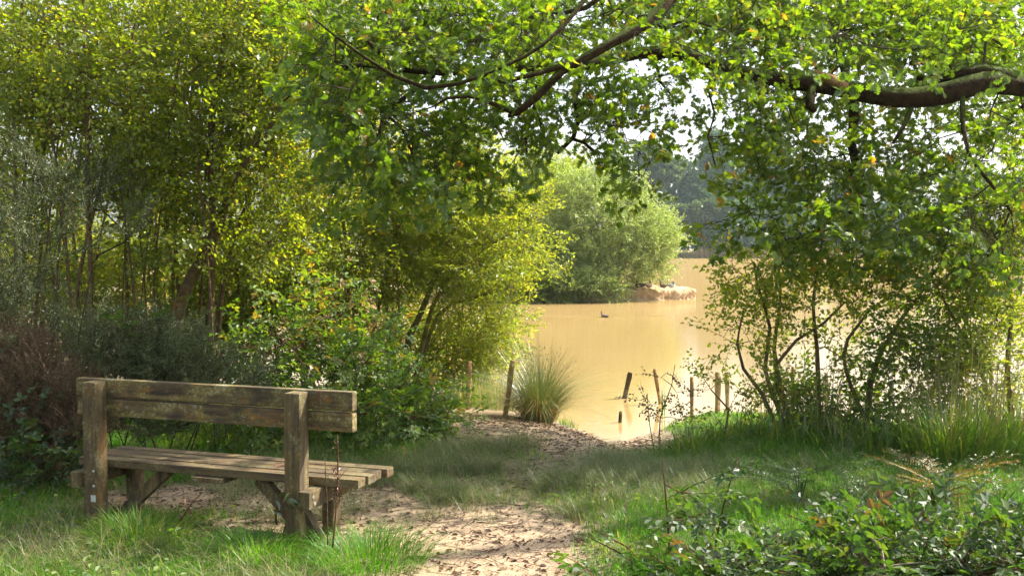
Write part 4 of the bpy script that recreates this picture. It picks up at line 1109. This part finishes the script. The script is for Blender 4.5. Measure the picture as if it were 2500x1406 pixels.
# saplings on the right bank
G_SAP = 'thin saplings on the right bank'
def sapling(label, stems, blobs, seed, mat='hazel_leaf', bark='stem', spray='hazel', name='sapling', **kw):
    rng = np.random.default_rng(seed)
    tr = [px_path(s, .15, ground=True) for s in stems]
    kw.setdefault('mids', .4); kw.setdefault('dens', .8)
    return make_plant(name, label, 'tree', tr, blobs, SP[spray], M[mat], M[bark], rng, group=G_SAP, step=.18, **kw)
sapling('sapling with several crooked stems where the right bank begins', [
        [(1925, 1060, 9.6, 14), (1895, 980, 9.6, 12), (1868, 900, 9.6, 10), (1880, 800, 9.6, 9), (1850, 700, 9.6, 7), (1840, 640, 9.6, 5)],
        [(1935, 1060, 9.6, 14), (1910, 960, 9.6, 12), (1890, 850, 9.6, 10), (1905, 740, 9.6, 7), (1900, 620, 9.6, 5)],
        [(1905, 1055, 9.5, 11), (1860, 960, 9.5, 10), (1815, 900, 9.5, 8), (1800, 840, 9.5, 6), (1815, 760, 9.5, 4)]],
     [(1850, 690, 80, 80, 9.6, .5, 46), (1800, 800, 45, 70, 9.5, .3, 20), (1900, 800, 60, 60, 9.6, .4, 22), (1800, 680, 50, 60, 9.5, .3, 16), (1930, 640, 70, 50, 9.6, .4, 24), (1850, 950, 70, 70, 9.6, .3, 26), (1930, 990, 60, 50, 9.5, .3, 20)], 221)
sapling('sapling with one dark upright stem in front of the bright water', [
        [(2000, 1060, 9.4, 14), (1998, 950, 9.4, 12), (1995, 850, 9.4, 10), (1985, 740, 9.4, 8), (2000, 640, 9.4, 6), (2010, 560, 9.4, 4)],
        [(1950, 1060, 9.5, 14), (1900, 950, 9.5, 13), (1895, 890, 9.5, 9), (1945, 830, 9.5, 8), (2010, 790, 9.5, 7), (2060, 740, 9.5, 5)]],
     [(2010, 660, 90, 70, 9.4, .5, 50), (2080, 720, 80, 50, 9.4, .4, 34), (1960, 740, 50, 50, 9.4, .3, 18), (2100, 620, 80, 50, 9.3, .4, 36), (2120, 690, 90, 40, 9.3, .4, 26), (2040, 860, 60, 60, 9.4, .3, 22), (2000, 980, 60, 50, 9.4, .3, 22)], 222)
sapling('spreading leafy sapling right of the dark post', [
        [(2110, 1050, 9.2, 13), (2135, 900, 9.2, 11), (2200, 780, 9.2, 9), (2260, 700, 9.2, 6)],
        [(2130, 1050, 9.2, 10), (2060, 870, 9.2, 9), (2120, 760, 9.2, 6)],
        [(2430, 1070, 9.0, 12), (2400, 920, 9.0, 10), (2330, 780, 9.0, 8), (2280, 690, 9.0, 5)]],
     [(2200, 820, 110, 50, 9.2, .5, 52), (2330, 760, 110, 60, 9.0, .5, 56), (2250, 690, 130, 50, 9.2, .5, 50), (2150, 900, 90, 50, 9.2, .4, 26), (2310, 860, 120, 60, 9.0, .4, 50), (2200, 990, 110, 50, 9.1, .4, 34), (2340, 980, 90, 60, 9.0, .3, 30)], 223, mat='oak_leaf')
sapling('yellowing bushy sapling against the right edge', [
        [(2480, 1080, 8.8, 14), (2460, 900, 8.8, 12), (2470, 740, 8.8, 10), (2440, 560, 8.8, 7), (2450, 450, 8.8, 4)],
        [(2400, 1080, 9.0, 9), (2420, 900, 9, 8), (2380, 800, 9, 5)]],
     [(2430, 700, 90, 90, 8.8, .5, 76), (2470, 560, 80, 90, 8.8, .5, 60), (2420, 850, 100, 70, 8.9, .5, 62), (2360, 930, 90, 60, 9.0, .4, 36), (2460, 960, 60, 60, 8.8, .4, 26)], 224, mat='sallow_leaf', spray='sallow')
sapling('small red-brown leaved seedling standing before the bay', [
        [(1610, 1105, 9.3, 4), (1612, 1020, 9.3, 3), (1640, 940, 9.3, 2), (1648, 890, 9.3, 1.5)],
        [(1600, 1105, 9.3, 3), (1585, 1030, 9.3, 2), (1580, 960, 9.3, 1.5)]],
     [(1640, 940, 30, 45, 9.3, .12, 7), (1580, 985, 30, 30, 9.3, .12, 6), (1640, 1010, 45, 30, 9.3, .12, 7), (1680, 960, 30, 30, 9.3, .12, 4)], 225, mat='red_leaf', mids=.15, scale=(.45, .7))
sapling('low leafy seedling beside the paired upright posts', [
        [(1755, 1090, 9.3, 6), (1780, 1000, 9.3, 5), (1735, 950, 9.3, 3)]],
     [(1735, 930, 30, 20, 9.3, .1, 4), (1790, 1000, 45, 30, 9.3, .15, 8), (1720, 1040, 45, 20, 9.3, .15, 7)], 226, mat='hazel_leaf', mids=.2, scale=(.6, .9))

# leafless twiggy reeds at the right bank
grass_clump('stand of fine upright twiggy stems over the right sedge', 2350, 1100, 330, 1.25, 231, 'rush', 'dry_stalks', 'grass clump', .0055, .55, (.02, .28), None, (.5, 1.0))
grass_clump('fine brown stalks between the saplings and the water', 1990, 1060, 180, 1.0, 232, 'rush', 'dry_stalks', 'grass clump', .005, .5, (.02, .35), None, (.3, 1.0))

# bracken
def frond_template(rng):
    b = Buf(); npair = 15
    for i in range(npair):
        t = (i + 1.5) / (npair + 2); x = t
        ln = .36 * math.sin(PI * (1 - t) ** .8 * .75 + .12) * (1.05 - t * .55)
        for sd in (-1, 1):
            a = 1.15 - .35 * t
            d = unit(np.array([math.cos(a), sd * math.sin(a), rng.normal(-.12, .15)])); pr = np.array([-d[1], d[0], 0]) 
            o = np.array([x, 0, -.16 * x * x])
            m = 8
            for j in range(m):
                s = (j + .4) / m; w = ln * .085 * (1 - s * .7)
                c = o + d * ln * s
                for s2 in (-1, 1):
                    tip = c + pr * s2 * w * 1.3 + d * w * .5
                    b.add([c - d * ln * .025, c + d * ln * .04, tip + np.array([0, 0, rng.normal(0, .01)])], [np.array([[0, 1, 2]])], rng.uniform(.1, .6))
    ts = np.linspace(0, 1, 8); pp = np.stack([ts, 0 * ts, -.16 * ts ** 2], -1); dd = unit(np.gradient(pp, axis=0))
    rs = .006 * (1.1 - ts)
    edge_tubes(b, pp[:-1], pp[1:], rs[:-1], rs[1:], dd[:-1], dd[1:], 3, .4)
    v, f, t = b.arrays(); return v, list(f.values()), t
FR = [frond_template(R0) for _ in range(3)]
def fern(label, px, py, n, L, seed, tint=0.0, heading=None, rise=.55):
    rng = np.random.default_rng(seed)
    Y = CAMH * F / (py - 603.0); X = (px - 1250) / F * Y; z = float(ground_z(X, Y))
    root = empty('bracken_fern', (X, Y, z), label, 'fern', 'bracken ferns')
    for i in range(n):
        a = rng.uniform(0, 2 * PI) if heading is None else heading + rng.normal(0, .5)
        el = rng.uniform(rise * .5, rise * 1.3)
        d = np.array([[math.cos(a) * math.cos(el), math.sin(a) * math.cos(el), math.sin(el)]])
        R = rot_from(d, np.array([[0, 0, 1.0]]), rng.normal(0, .25, 1)) * (L * rng.uniform(.7, 1.1))
        h0 = rng.uniform(.05, .2)
        base = np.array([[X + rng.normal(0, .06), Y + rng.normal(0, .06), z + h0]])
        b = Buf(); v, f, t = FR[i % 3]
        b.inst(v, f, t, R, base, np.array([tint + rng.normal(0, .07)]))
        g = np.array([X, Y, z - .02]); dd = unit(base - g)
        edge_tubes(b, g[None], base, np.array([.005]), np.array([.004]), dd, dd, 4, .5)
        build('frond', b, M['fern'], root)
fern('feathery green bracken over the sunlit grass, left of the group', 1960, 1235, 9, .52, 241, rise=.45)
fern('feathery bracken in the middle of the right foreground', 2120, 1245, 9, .52, 242, rise=.45)
fern('rust-brown dying bracken among the brambles at the right', 2290, 1240, 16, .55, 243, .45, rise=.45)
fern('green bracken at the right edge above the brambles', 2450, 1240, 6, .45, 244, .1, rise=.4)
fern('brownish bracken behind the brambles near the sedge', 2230, 1195, 5, .4, 245, .25, rise=.4)
fern('small bracken hidden low in the bramble patch', 2130, 1330, 4, .42, 246, .15, rise=.8)

# ---------------------------------------------------------------- litter
def litter():
    rng = np.random.default_rng(301); n = 26000
    X = rng.uniform(-2.8, 2.2, n); Y = rng.uniform(4.8, 11, n)
    bm = bare_mask(X, Y); keep = rng.random(n) < (.08 + bm * .75) * (.2 + 1.2 * fbm(X * 4, Y * 4, 55)); keep &= ground_z(X, Y) > WATER_Z + .02
    X, Y = X[keep], Y[keep]; n = len(X)
    a = rng.uniform(0, 2 * PI, n)
    xd = np.stack([np.cos(a), np.sin(a), rng.normal(0, .2, n)], -1)
    up = np.array([0, 0, 1.0]) + rng.normal(0, .4, (n, 3))
    R = rot_from(xd, up, rng.normal(0, .2, n)) * (.01 + .035 * rng.random(n) ** 2.2)[:, None, None]
    b = Buf(); v, f = L_oval(.55, .12, .2)
    b.inst(v, f, np.zeros(len(v)), R, np.stack([X, Y, ground_z(X, Y) + .006], -1), rng.random(n))
    # twigs
    m = 4200
    X = rng.uniform(-2.6, 1.6, m); Y = rng.uniform(4.9, 10.5, m); kk = bare_mask(X, Y) > .4; X, Y = X[kk], Y[kk]; m = len(X)
    a = rng.uniform(0, PI, m); L = rng.uniform(.03, .16, m); z = ground_z(X, Y) + .005
    A = np.stack([X, Y, z], -1); B = A + np.stack([np.cos(a) * L, np.sin(a) * L, rng.uniform(-.002, .01, m)], -1)
    d = unit(B - A); r = np.full(m, .0018)
    edge_tubes(b, A, B, r, r * .6, d, d, 4, .15)
    o = build('leaf_litter', b, M['dry_leaf']); tag(o, 'dead brown leaves and twigs scattered on the bare earth', 'leaf litter', kind='stuff')
litter()

# ================================================================ BENCH
def box_buf(buf, lo, hi, bev=.006, rot=None, org=None):
    lo = np.array(lo, float); hi = np.array(hi, float)
    import bmesh
    bm = bmesh.new(); bmesh.ops.create_cube(bm, size=1)
    for v in bm.verts:
        v.co = Vector([(lo[i] + hi[i]) / 2 + v.co[i] * (hi[i] - lo[i]) for i in range(3)])
    if bev: bmesh.ops.bevel(bm, geom=list(bm.edges), offset=bev, segments=2, affect='EDGES', profile=.6)
    bm.verts.ensure_lookup_table()
    V = np.array([v.co[:] for v in bm.verts])
    if rot is not None: V = (V - org) @ np.array(rot).T + org
    V = V + 0
    fd = {}
    for f in bm.faces: fd.setdefault(len(f.verts), []).append([v.index for v in f.verts])
    buf.add(V, [np.array(a) for a in fd.values()])
    bm.free()

def bar_buf(buf, a, b, w, h, side, bev=.004):
    """rectangular bar from a to b, w along side, h along the third axis"""
    a = np.array(a, float); b = np.array(b, float); L = np.linalg.norm(b - a); x = (b - a) / L
    s = np.array(side, float); s = s - x * s.dot(x); s /= np.linalg.norm(s); t = np.cross(x, s)
    q = Buf(); box_buf(q, (0, -w / 2, -h / 2), (L, w / 2, h / 2), bev)
    v, f, _ = q.arrays(); R = np.stack([x, s, t], -1)
    buf.add(v @ R.T + a, list(f.values()))

def local_build(name, buf, mat, parent, subd=False):
    me_o = build(name, buf, mat, loc=(0, 0, 0)); me_o.parent = parent
    return me_o

def bench():
    # local: x along the bench (to the viewer's right), y away from camera, z up. origin at ground under back rail centre
    pL = np.array([-2.675, 6.25]); pR = np.array([-.881, 5.62])
    c = (pL + pR) / 2; ang = math.atan2(pR[1] - pL[1], pR[0] - pL[0]); L = np.linalg.norm(pR - pL)
    root = empty('park_bench', (c[0], c[1], 0.0), 'weathered wooden bench with lichen-covered back rails, facing the pond', 'bench')
    root.rotation_euler = (0, 0, ang)
    def lb(name, b, m):
        o = build(name, b, m, loc=(0, 0, 0)); o.parent = root; return o
    h = L / 2
    # back rails (two planks)
    for nm, z0, z1, x0, x1, dy in (('back_rail', .772, .880, -h, h, 0), ('back_rail', .655, .760, -h + .005, h - .002, .004)):
        b = Buf(); box_buf(b, (x0, .0 + dy, z0), (x1, .055 + dy, z1), .008); lb(nm, b, M['plank'])
    # back posts on camera side
    pxs = (-h + .185, h - .325)
    for k, x in enumerate(pxs):
        b = Buf(); box_buf(b, (x - .050, -.100, -.15), (x + .050, -.001, .872), .009)
        o = lb('post', b, M['post_wood'])
    # seat planks
    sz = .385
    for j in range(4):
        y0 = .035 + j * .1; x0 = -h - .02 + .012 * (j % 2); x1 = h + .015 + (.03 if j == 3 else .012 * (j % 2))
        b = Buf(); box_buf(b, (x0, y0, sz - .05), (x1, y0 + .088, sz + .002 * (j % 2)), .007)
        lb('seat_plank', b, M['seat_plank'])
    for k, x in enumerate(pxs):
        sx = 1 if k else -1
        # cross bearer bolted to the outer side of the post
        bx = x + sx * .088
        b = Buf(); box_buf(b, (bx - .036, -.125, .235), (bx + .036, .395, .333), .007)
        o = lb('crossbar', b, M['post_wood'])
        # front leg
        b = Buf(); box_buf(b, (bx - sx * .076 - .038, .27, -.12), (bx - sx * .076 + .038, .36, .332), .007); lb('front_leg', b, M['post_wood'])
        # long diagonal brace from the post up to the underside of the seat
        b = Buf(); bar_buf(b, (x - sx * .045, .12, .03), (x - sx * .37, .15, .318), .055, .07, (0, 1, 0)); lb('brace', b, M['post_wood'])
        # ground strut from post foot forward
        b = Buf(); bar_buf(b, (x + sx * .015, -.02, .19), (x + sx * .13, .05, -.06), .06, .08, (0, 1, 0)); lb('foot_strut', b, M['post_wood'])
        # bolts
        for (yy, zz) in ((-.085, .30), (-.07, .262), (.33, .292)):
            b = Buf(); path_tube(b, np.array([[bx + sx * .030, yy, zz, .011], [bx + sx * .0395, yy, zz, .011], [bx + sx * .0405, yy, zz, .006]]), 10); lb('bolt', b, M['bolt'])
        for zz in (.34, .25) if k == 0 else ():
            b = Buf(); path_tube(b, np.array([[x + .03, -.098, zz, .008], [x + .03, -.104, zz, .008], [x + .03, -.106, zz, .004]]), 10); lb('bolt', b, M['bolt'])
    b = Buf(); bar_buf(b, (.0 - .12, .12, .318), (.10, .12, .318), .25, .03, (0, 1, 0)); lb('batten', b, M['post_wood'])
    b = Buf(); box_buf(b, (pxs[0] + .008, -.1035, .155), (pxs[0] + .042, -.1002, .195), .001); o = lb('metal_plate', b, M['tag_metal'])
    return root
bench()

# dead leaf on the seat
def leaf_obj(name, label, cat, loc, sc, rot, mat, leaf=None, t=.9):
    v, f = leaf or L_oval(.6, .25, .3)
    b = Buf(); b.add(v * sc, f, t)
    o = build(name, b, M[mat], loc=(0, 0, 0)); o.location = loc; o.rotation_euler = rot
    return tag(o, label, cat)
q = P(672, 1148, 5.93)
leaf_obj('fallen_leaf', 'curled pale dead leaf lying on the bench seat', 'leaf', (q[0], q[1], .39), .05, (.5, -.6, .4), 'dry_leaf')

# weed stalks in front of the bench
def weed(label, stems, leaves, seed, mat='red_leaf', name='weed_stalk'):
    rng = np.random.default_rng(seed)
    tr = [px_path(s, .05) for s in stems]
    root = empty(name, tr[0][0, :3], label, 'weed')
    for t in tr:
        b = Buf(); path_tube(b, t, 5); build('stalk', b, M['cane'], root, smooth=True)
    lb_ = Buf(); v, f = L_oval(.45, .1, .3)
    for (px, py, Y, s, n, t) in leaves:
        for k in range(n):
            p = P(px + rng.normal(0, 7), py + rng.normal(0, 12), Y)
            d = unit(np.array([[rng.normal(), rng.normal(), -.6]]))
            lb_.inst(v, f, np.zeros(len(v)), rot_from(d, rng.normal(0, 1, (1, 3)), np.zeros(1)) * s, p[None], np.array([t]))
    build('leaves', lb_, M[mat], root)
weed('dry dark red dock stalk in front of the right bench post', [[(812, 1335, 5.35, 5), (820, 1250, 5.35, 4), (825, 1150, 5.35, 4), (824, 1060, 5.35, 2)], [(800, 1330, 5.35, 3), (798, 1220, 5.35, 3), (793, 1120, 5.35, 2)], [(825, 1170, 5.35, 2), (850, 1140, 5.35, 1)], [(822, 1190, 5.35, 2), (790, 1150, 5.35, 1)]],
     [(824, 1150, 5.35, .018, 30, .8), (824, 1090, 5.35, .012, 16, .8), (797, 1150, 5.35, .012, 12, .8), (820, 1200, 5.35, .016, 12, .8)], 401)
weed('wilting green-leaved weed left of the right bench post', [[(690, 1310, 5.6, 6), (700, 1270, 5.6, 5), (690, 1220, 5.6, 4), (700, 1190, 5.6, 3)], [(675, 1280, 5.6, 5), (672, 1250, 5.6, 6), (682, 1225, 5.6, 3)]],
     [(700, 1215, 5.6, .07, 5, .2), (678, 1230, 5.6, .06, 3, .25)], 402)
weed('withered brown weed leaning before the bench brace', [[(400, 1310, 5.9, 4), (440, 1270, 5.9, 4), (470, 1225, 5.9, 3), (495, 1200, 5.9, 2)], [(290, 1280, 5.9, 3), (295, 1220, 5.9, 2)]],
     [(465, 1230, 5.9, .04, 7, .9), (440, 1262, 5.9, .03, 6, .8), (292, 1215, 5.9, .035, 5, .8)], 403, 'dry_leaf')
# pale dead twig bottom right
def pale_twig():
    segs = [[(2160, 1410, 4.9, 10), (2150, 1340, 4.9, 9), (2135, 1320, 4.9, 8), (2110, 1300, 4.9, 6), (2072, 1280, 4.9, 4)], [(2136, 1322, 4.9, 5), (2160, 1310, 4.9, 4), (2175, 1318, 4.9, 3)],
            [(2152, 1385, 4.9, 5), (2120, 1355, 4.9, 4), (2100, 1340, 4.9, 3)], [(2153, 1384, 4.9, 5), (2210, 1375, 4.9, 4), (2260, 1372, 4.9, 2)]]
    tr = [px_path(s, .03) for s in segs]
    b = Buf()
    for t in tr: path_tube(b, t, 6, .1)
    o = build('dead_twig', b, M['pale_stem'], loc=tuple(tr[0][0, :3]), smooth=True)
    tag(o, 'bare pale forked twig sticking out of the bottom right brambles', 'twig')
pale_twig()

# ================================================================ POSTS in the water
G_P = 'old wooden posts of the broken fence at the pond edge'
def post(label, top, bot, w, Y, mat='stake', round_=False):
    """top,bot px positions of the visible post"""
    a = P(bot[0], bot[1], Y); b_ = P(top[0], top[1], Y); a = a - (b_ - a) / np.linalg.norm(b_ - a) * .45
    r = .5 * w / F * Y
    pth = np.array([[*a, r * .95], [*(a * .7 + b_ * .3), r], [*(a * .35 + b_ * .65), r * 1.02], [*(a * .06 + b_ * .94), r * .98], [*b_, r * .8]])
    pth = smooth_path(pth, .06)
    bu = Buf(); path_tube(bu, pth, 10 if round_ else 7, .16)
    o = build('wooden_post', bu, M[mat], loc=tuple(a), smooth=False)
    tag(o, label, 'post', G_P)
post('reddish post at the left, standing before the sallow', (1145, 882), (1143, 978), 14, 11.6, 'stake')
post('post leaning right at the left side of the rush clump', (1252, 880), (1238, 985), 14, 10.9, 'stake')
post('dark post leaning right in open water of the bay', (1539, 909), (1524, 973), 13, 13.7, 'dark_stake')
post('slender post leaning left beside the green flag leaves', (1598, 900), (1612, 988), 9, 13.2, 'stake')
post('shortest dark stump nearest the muddy shore', (1515, 1004), (1514, 1034), 9.5, 11.8, 'dark_stake')
post('thin straight sunlit post at the corner of the bay', (1689, 920), (1689, 1030), 9.5, 12.0, 'stake')
post('thick pale post, left one of a close pair', (1753, 907), (1752, 1000), 15, 12.4, 'sunlit_stake')
post('slimmer pale post, right one of a close pair', (1775, 908), (1776, 1000), 11, 12.3, 'sunlit_stake')
post('slim post seen behind the sapling stems', (1936, 895), (1934, 990), 9, 12.6, 'stake')
post('pale post between the dark sapling stem and the dark post', (2017, 910), (2018, 990), 9, 12.5, 'sunlit_stake')
post('thick dark upright post among the right-hand sedges', (2124, 925), (2120, 1015), 16, 11.9, 'dark_stake')
post('lighter thin post close against the thick dark one', (2141, 930), (2140, 1020), 10, 12.0, 'stake')
post('low stump showing through the gap in the right sedges', (2195, 1016), (2195, 1034), 14, 11.9, 'stake')

# ================================================================ DUCKS
def duck(label, px, Y, z, heading, body, head, breast, seed, sc=1.0, swim=False, tuck=False):
    """one continuous lofted body: tail, back, neck, head; bill as a part"""
    rng = np.random.default_rng(seed)
    x = float(P(px, 603, Y)[0])
    root = empty('duck', (x, Y, z), label, 'duck', 'ducks'); root.rotation_euler = (0, 0, heading); root.scale = (sc,) * 3
    if tuck: nk = [(.10, .145, .062, .066), (.12, .20, .040, .044), (.105, .245, .038, .040), (.075, .262, .034, .034), (.045, .262, .014, .014)]
    else: nk = [(.15, .15, .058, .060), (.175, .205, .036, .038), (.18, .25, .034, .036), (.195, .285, .036, .038), (.225, .285, .028, .026), (.245, .278, .014, .012)]
    sp = [(-.27, .155, .008, .006), (-.22, .145, .040, .020), (-.15, .12, .075, .055), (-.05, .105, .098, .085), (.05, .105, .098, .090), (.12, .115, .08, .078)] + nk
    sp = np.array(sp); n = 14; an = np.arange(n) * 2 * PI / n
    cen = np.stack([sp[:, 0], 0 * sp[:, 0], sp[:, 1]], -1)
    d = unit(np.gradient(cen, axis=0)); side = np.array([0, 1, 0.]); up = np.cross(d, side); up = -up * np.sign(up[:, 2:3] + 1e-9) * -1
    up = np.where(up[:, 2:3] < 0, -up, up) if True else up
    up[6:] = unit(np.cross(side[None].repeat(len(d) - 6, 0), d[6:])) * -1
    for i in range(1, len(up)):
        if up[i].dot(up[i - 1]) < 0: up[i] *= -1
    v = cen[:, None] + sp[:, 2][:, None, None] * np.cos(an)[None, :, None] * side + (sp[:, 3][:, None] * np.sin(an)[None])[..., None] * up[:, None]
    k = np.arange(n); k2 = (k + 1) % n
    f = np.stack([k, k2, k2 + n, k + n], -1); f = (f[None] + (np.arange(len(sp) - 1) * n)[:, None, None]).reshape(-1, 4)
    t = np.repeat(np.linspace(0, 1, len(sp)), n)
    b = Buf(); b.add(v.reshape(-1, 3), [f, np.arange(n)[None, ::-1], (np.arange(n) + (len(sp) - 1) * n)[None]], t)
    m, nt, out = newmat('duck_plumage')
    tc = nt.nodes.new("ShaderNodeTexCoord")
    nz = noise(nt, 40, 4, tc.outputs['Object'])
    ad = nt.nodes.new("ShaderNodeMath"); ad.operation = 'MULTIPLY_ADD'; ad.inputs[1].default_value = .12
    nt.links.new(nz, ad.inputs[0]); nt.links.new(attr(nt), ad.inputs[2])
    r = ramp(nt, [(0, tuple(c * .6 for c in body)), (.15, body), (.48, body), (.56, breast), (.68, breast), (.74, head), (1, head)], ad.outputs[0])
    p = nt.nodes.new("ShaderNodeBsdfPrincipled"); p.inputs['Roughness'].default_value = .7
    nt.links.new(r.outputs[0], p.inputs['Base Color']); nt.links.new(p.outputs[0], out.inputs[0])
    o = build('body', b, m, loc=(0, 0, 0), smooth=True); o.parent = root
    e = cen[-1]; dd = d[-1]
    b = Buf()
    bill = np.array([[*(e - dd * .01), .014], [*(e + dd * .02), .012], [*(e + dd * .045 + np.array([0, 0, -.006])), .011], [*(e + dd * .055 + np.array([0, 0, -.008])), .004]])
    path_tube(b, bill, 8); v2 = b.v[0]; v2[:, 2] = e[2] + (v2[:, 2] - e[2]) * .6
    o = build('bill', b, plain('bill', (.35, .28, .08), .5), loc=(0, 0, 0), smooth=True); o.parent = root
    for sd in (-1, 1):                       # folded wings
        b = Buf(); wv = []
        for (wx, wz, hw, hh) in ((-.24, .155, .004, .006), (-.15, .15, .012, .035), (-.03, .145, .014, .052), (.06, .135, .012, .045), (.10, .125, .004, .01)):
            for q_ in range(8):
                aa = q_ * PI / 4
                yb = sd * (.092 - .9 * (wx + .02) ** 2 * 2.0)
                wv.append((wx, yb + hw * math.cos(aa), wz - .02 + hh * math.sin(aa)))
        kk = np.arange(8); kk2 = (kk + 1) % 8
        ff = np.stack([kk, kk2, kk2 + 8, kk + 8], -1); ff = (ff[None] + (np.arange(4) * 8)[:, None, None]).reshape(-1, 4)
        b.add(wv, ff, .2)
        o = build('wing', b, m, loc=(0, 0, 0), smooth=True); o.parent = root
    return root
BR = (.16, .10, .06); DK = (.06, .045, .035); GR = (.42, .42, .44); WH = (.7, .7, .72)
duck('brown duck resting upright on the clay island, middle of the three', 1620, 37.9, .14, 2.1, BR, (.13, .08, .05), (.22, .11, .06), 1, .9)
duck('grey-white drake at the right of the ducks on the island', 1640, 38.0, .14, -.9, GR, (.05, .07, .06), WH, 2, .95, tuck=True)
duck('brown duck at the left of the island ducks, below the willow', 1585, 38.1, .14, 1.0, BR, (.12, .08, .05), (.2, .1, .06), 3, 1.0, tuck=True)
duck('dark duck half hidden under the willow on the island', 1563, 38.4, .14, 2.9, DK, (.05, .04, .03), DK, 4, 1.0, tuck=True)
duck('small dark duck swimming alone on the pond', 1477, 29.6, WATER_Z - .05, 2.2, (.14, .10, .07), (.10, .07, .05), (.18, .12, .08), 5, .68)

def wake():
    x = float(P(1477, 603, 29.6)[0]); b = Buf()
    for sd, L in ((-1, 3.4), (1, 2.2)):
        n = 40; t = np.linspace(0, 1, n); cx = x + sd * (.05 + t * L); cy = 29.55 + t * 1.5 * (L / 3.4)
        amp = .02 * (1 - t) ** .6 * np.minimum(1, t * 8)
        prof = ((-.12, 0), (-.04, 1), (.04, -.15), (.12, .6), (.2, 0))
        v = np.array([[(cx[i], cy[i] + o, WATER_Z + .003 + max(0, a * amp[i])) for o, a in prof] for i in range(n)]).reshape(-1, 3)
        i = (np.arange(n - 1)[:, None] * 5 + np.arange(4)[None]).reshape(-1)
        b.add(v, np.stack([i, i + 1, i + 6, i + 5], -1))
    o = build('wake', b, M['water'], smooth=True); o['kind'] = 'structure'
wake()
# ================================================================ HAZE
def haze():
    b = Buf(); x, y0, y1, z0, z1 = 240, -40, 640, -8, 32
    V = [(-x, y0, z0), (x, y0, z0), (x, y1, z0), (-x, y1, z0), (-x, y0, z1), (x, y0, z1), (x, y1, z1), (-x, y1, z1)]
    b.add(V, [np.array([[0, 3, 2, 1], [4, 5, 6, 7], [0, 1, 5, 4], [1, 2, 6, 5], [2, 3, 7, 6], [3, 0, 4, 7]])])
    m, nt, out = newmat('haze')
    p = nt.nodes.new("ShaderNodeVolumePrincipled")
    p.inputs['Color'].default_value = (.78, .96, .98, 1); p.inputs['Density'].default_value = 0.00030; p.inputs['Anisotropy'].default_value = .4
    nt.links.new(p.outputs[0], out.inputs['Volume'])
    o = build('haze', b, m); tag(o, 'thin pale haze over the pond', 'haze', kind='stuff')
haze()
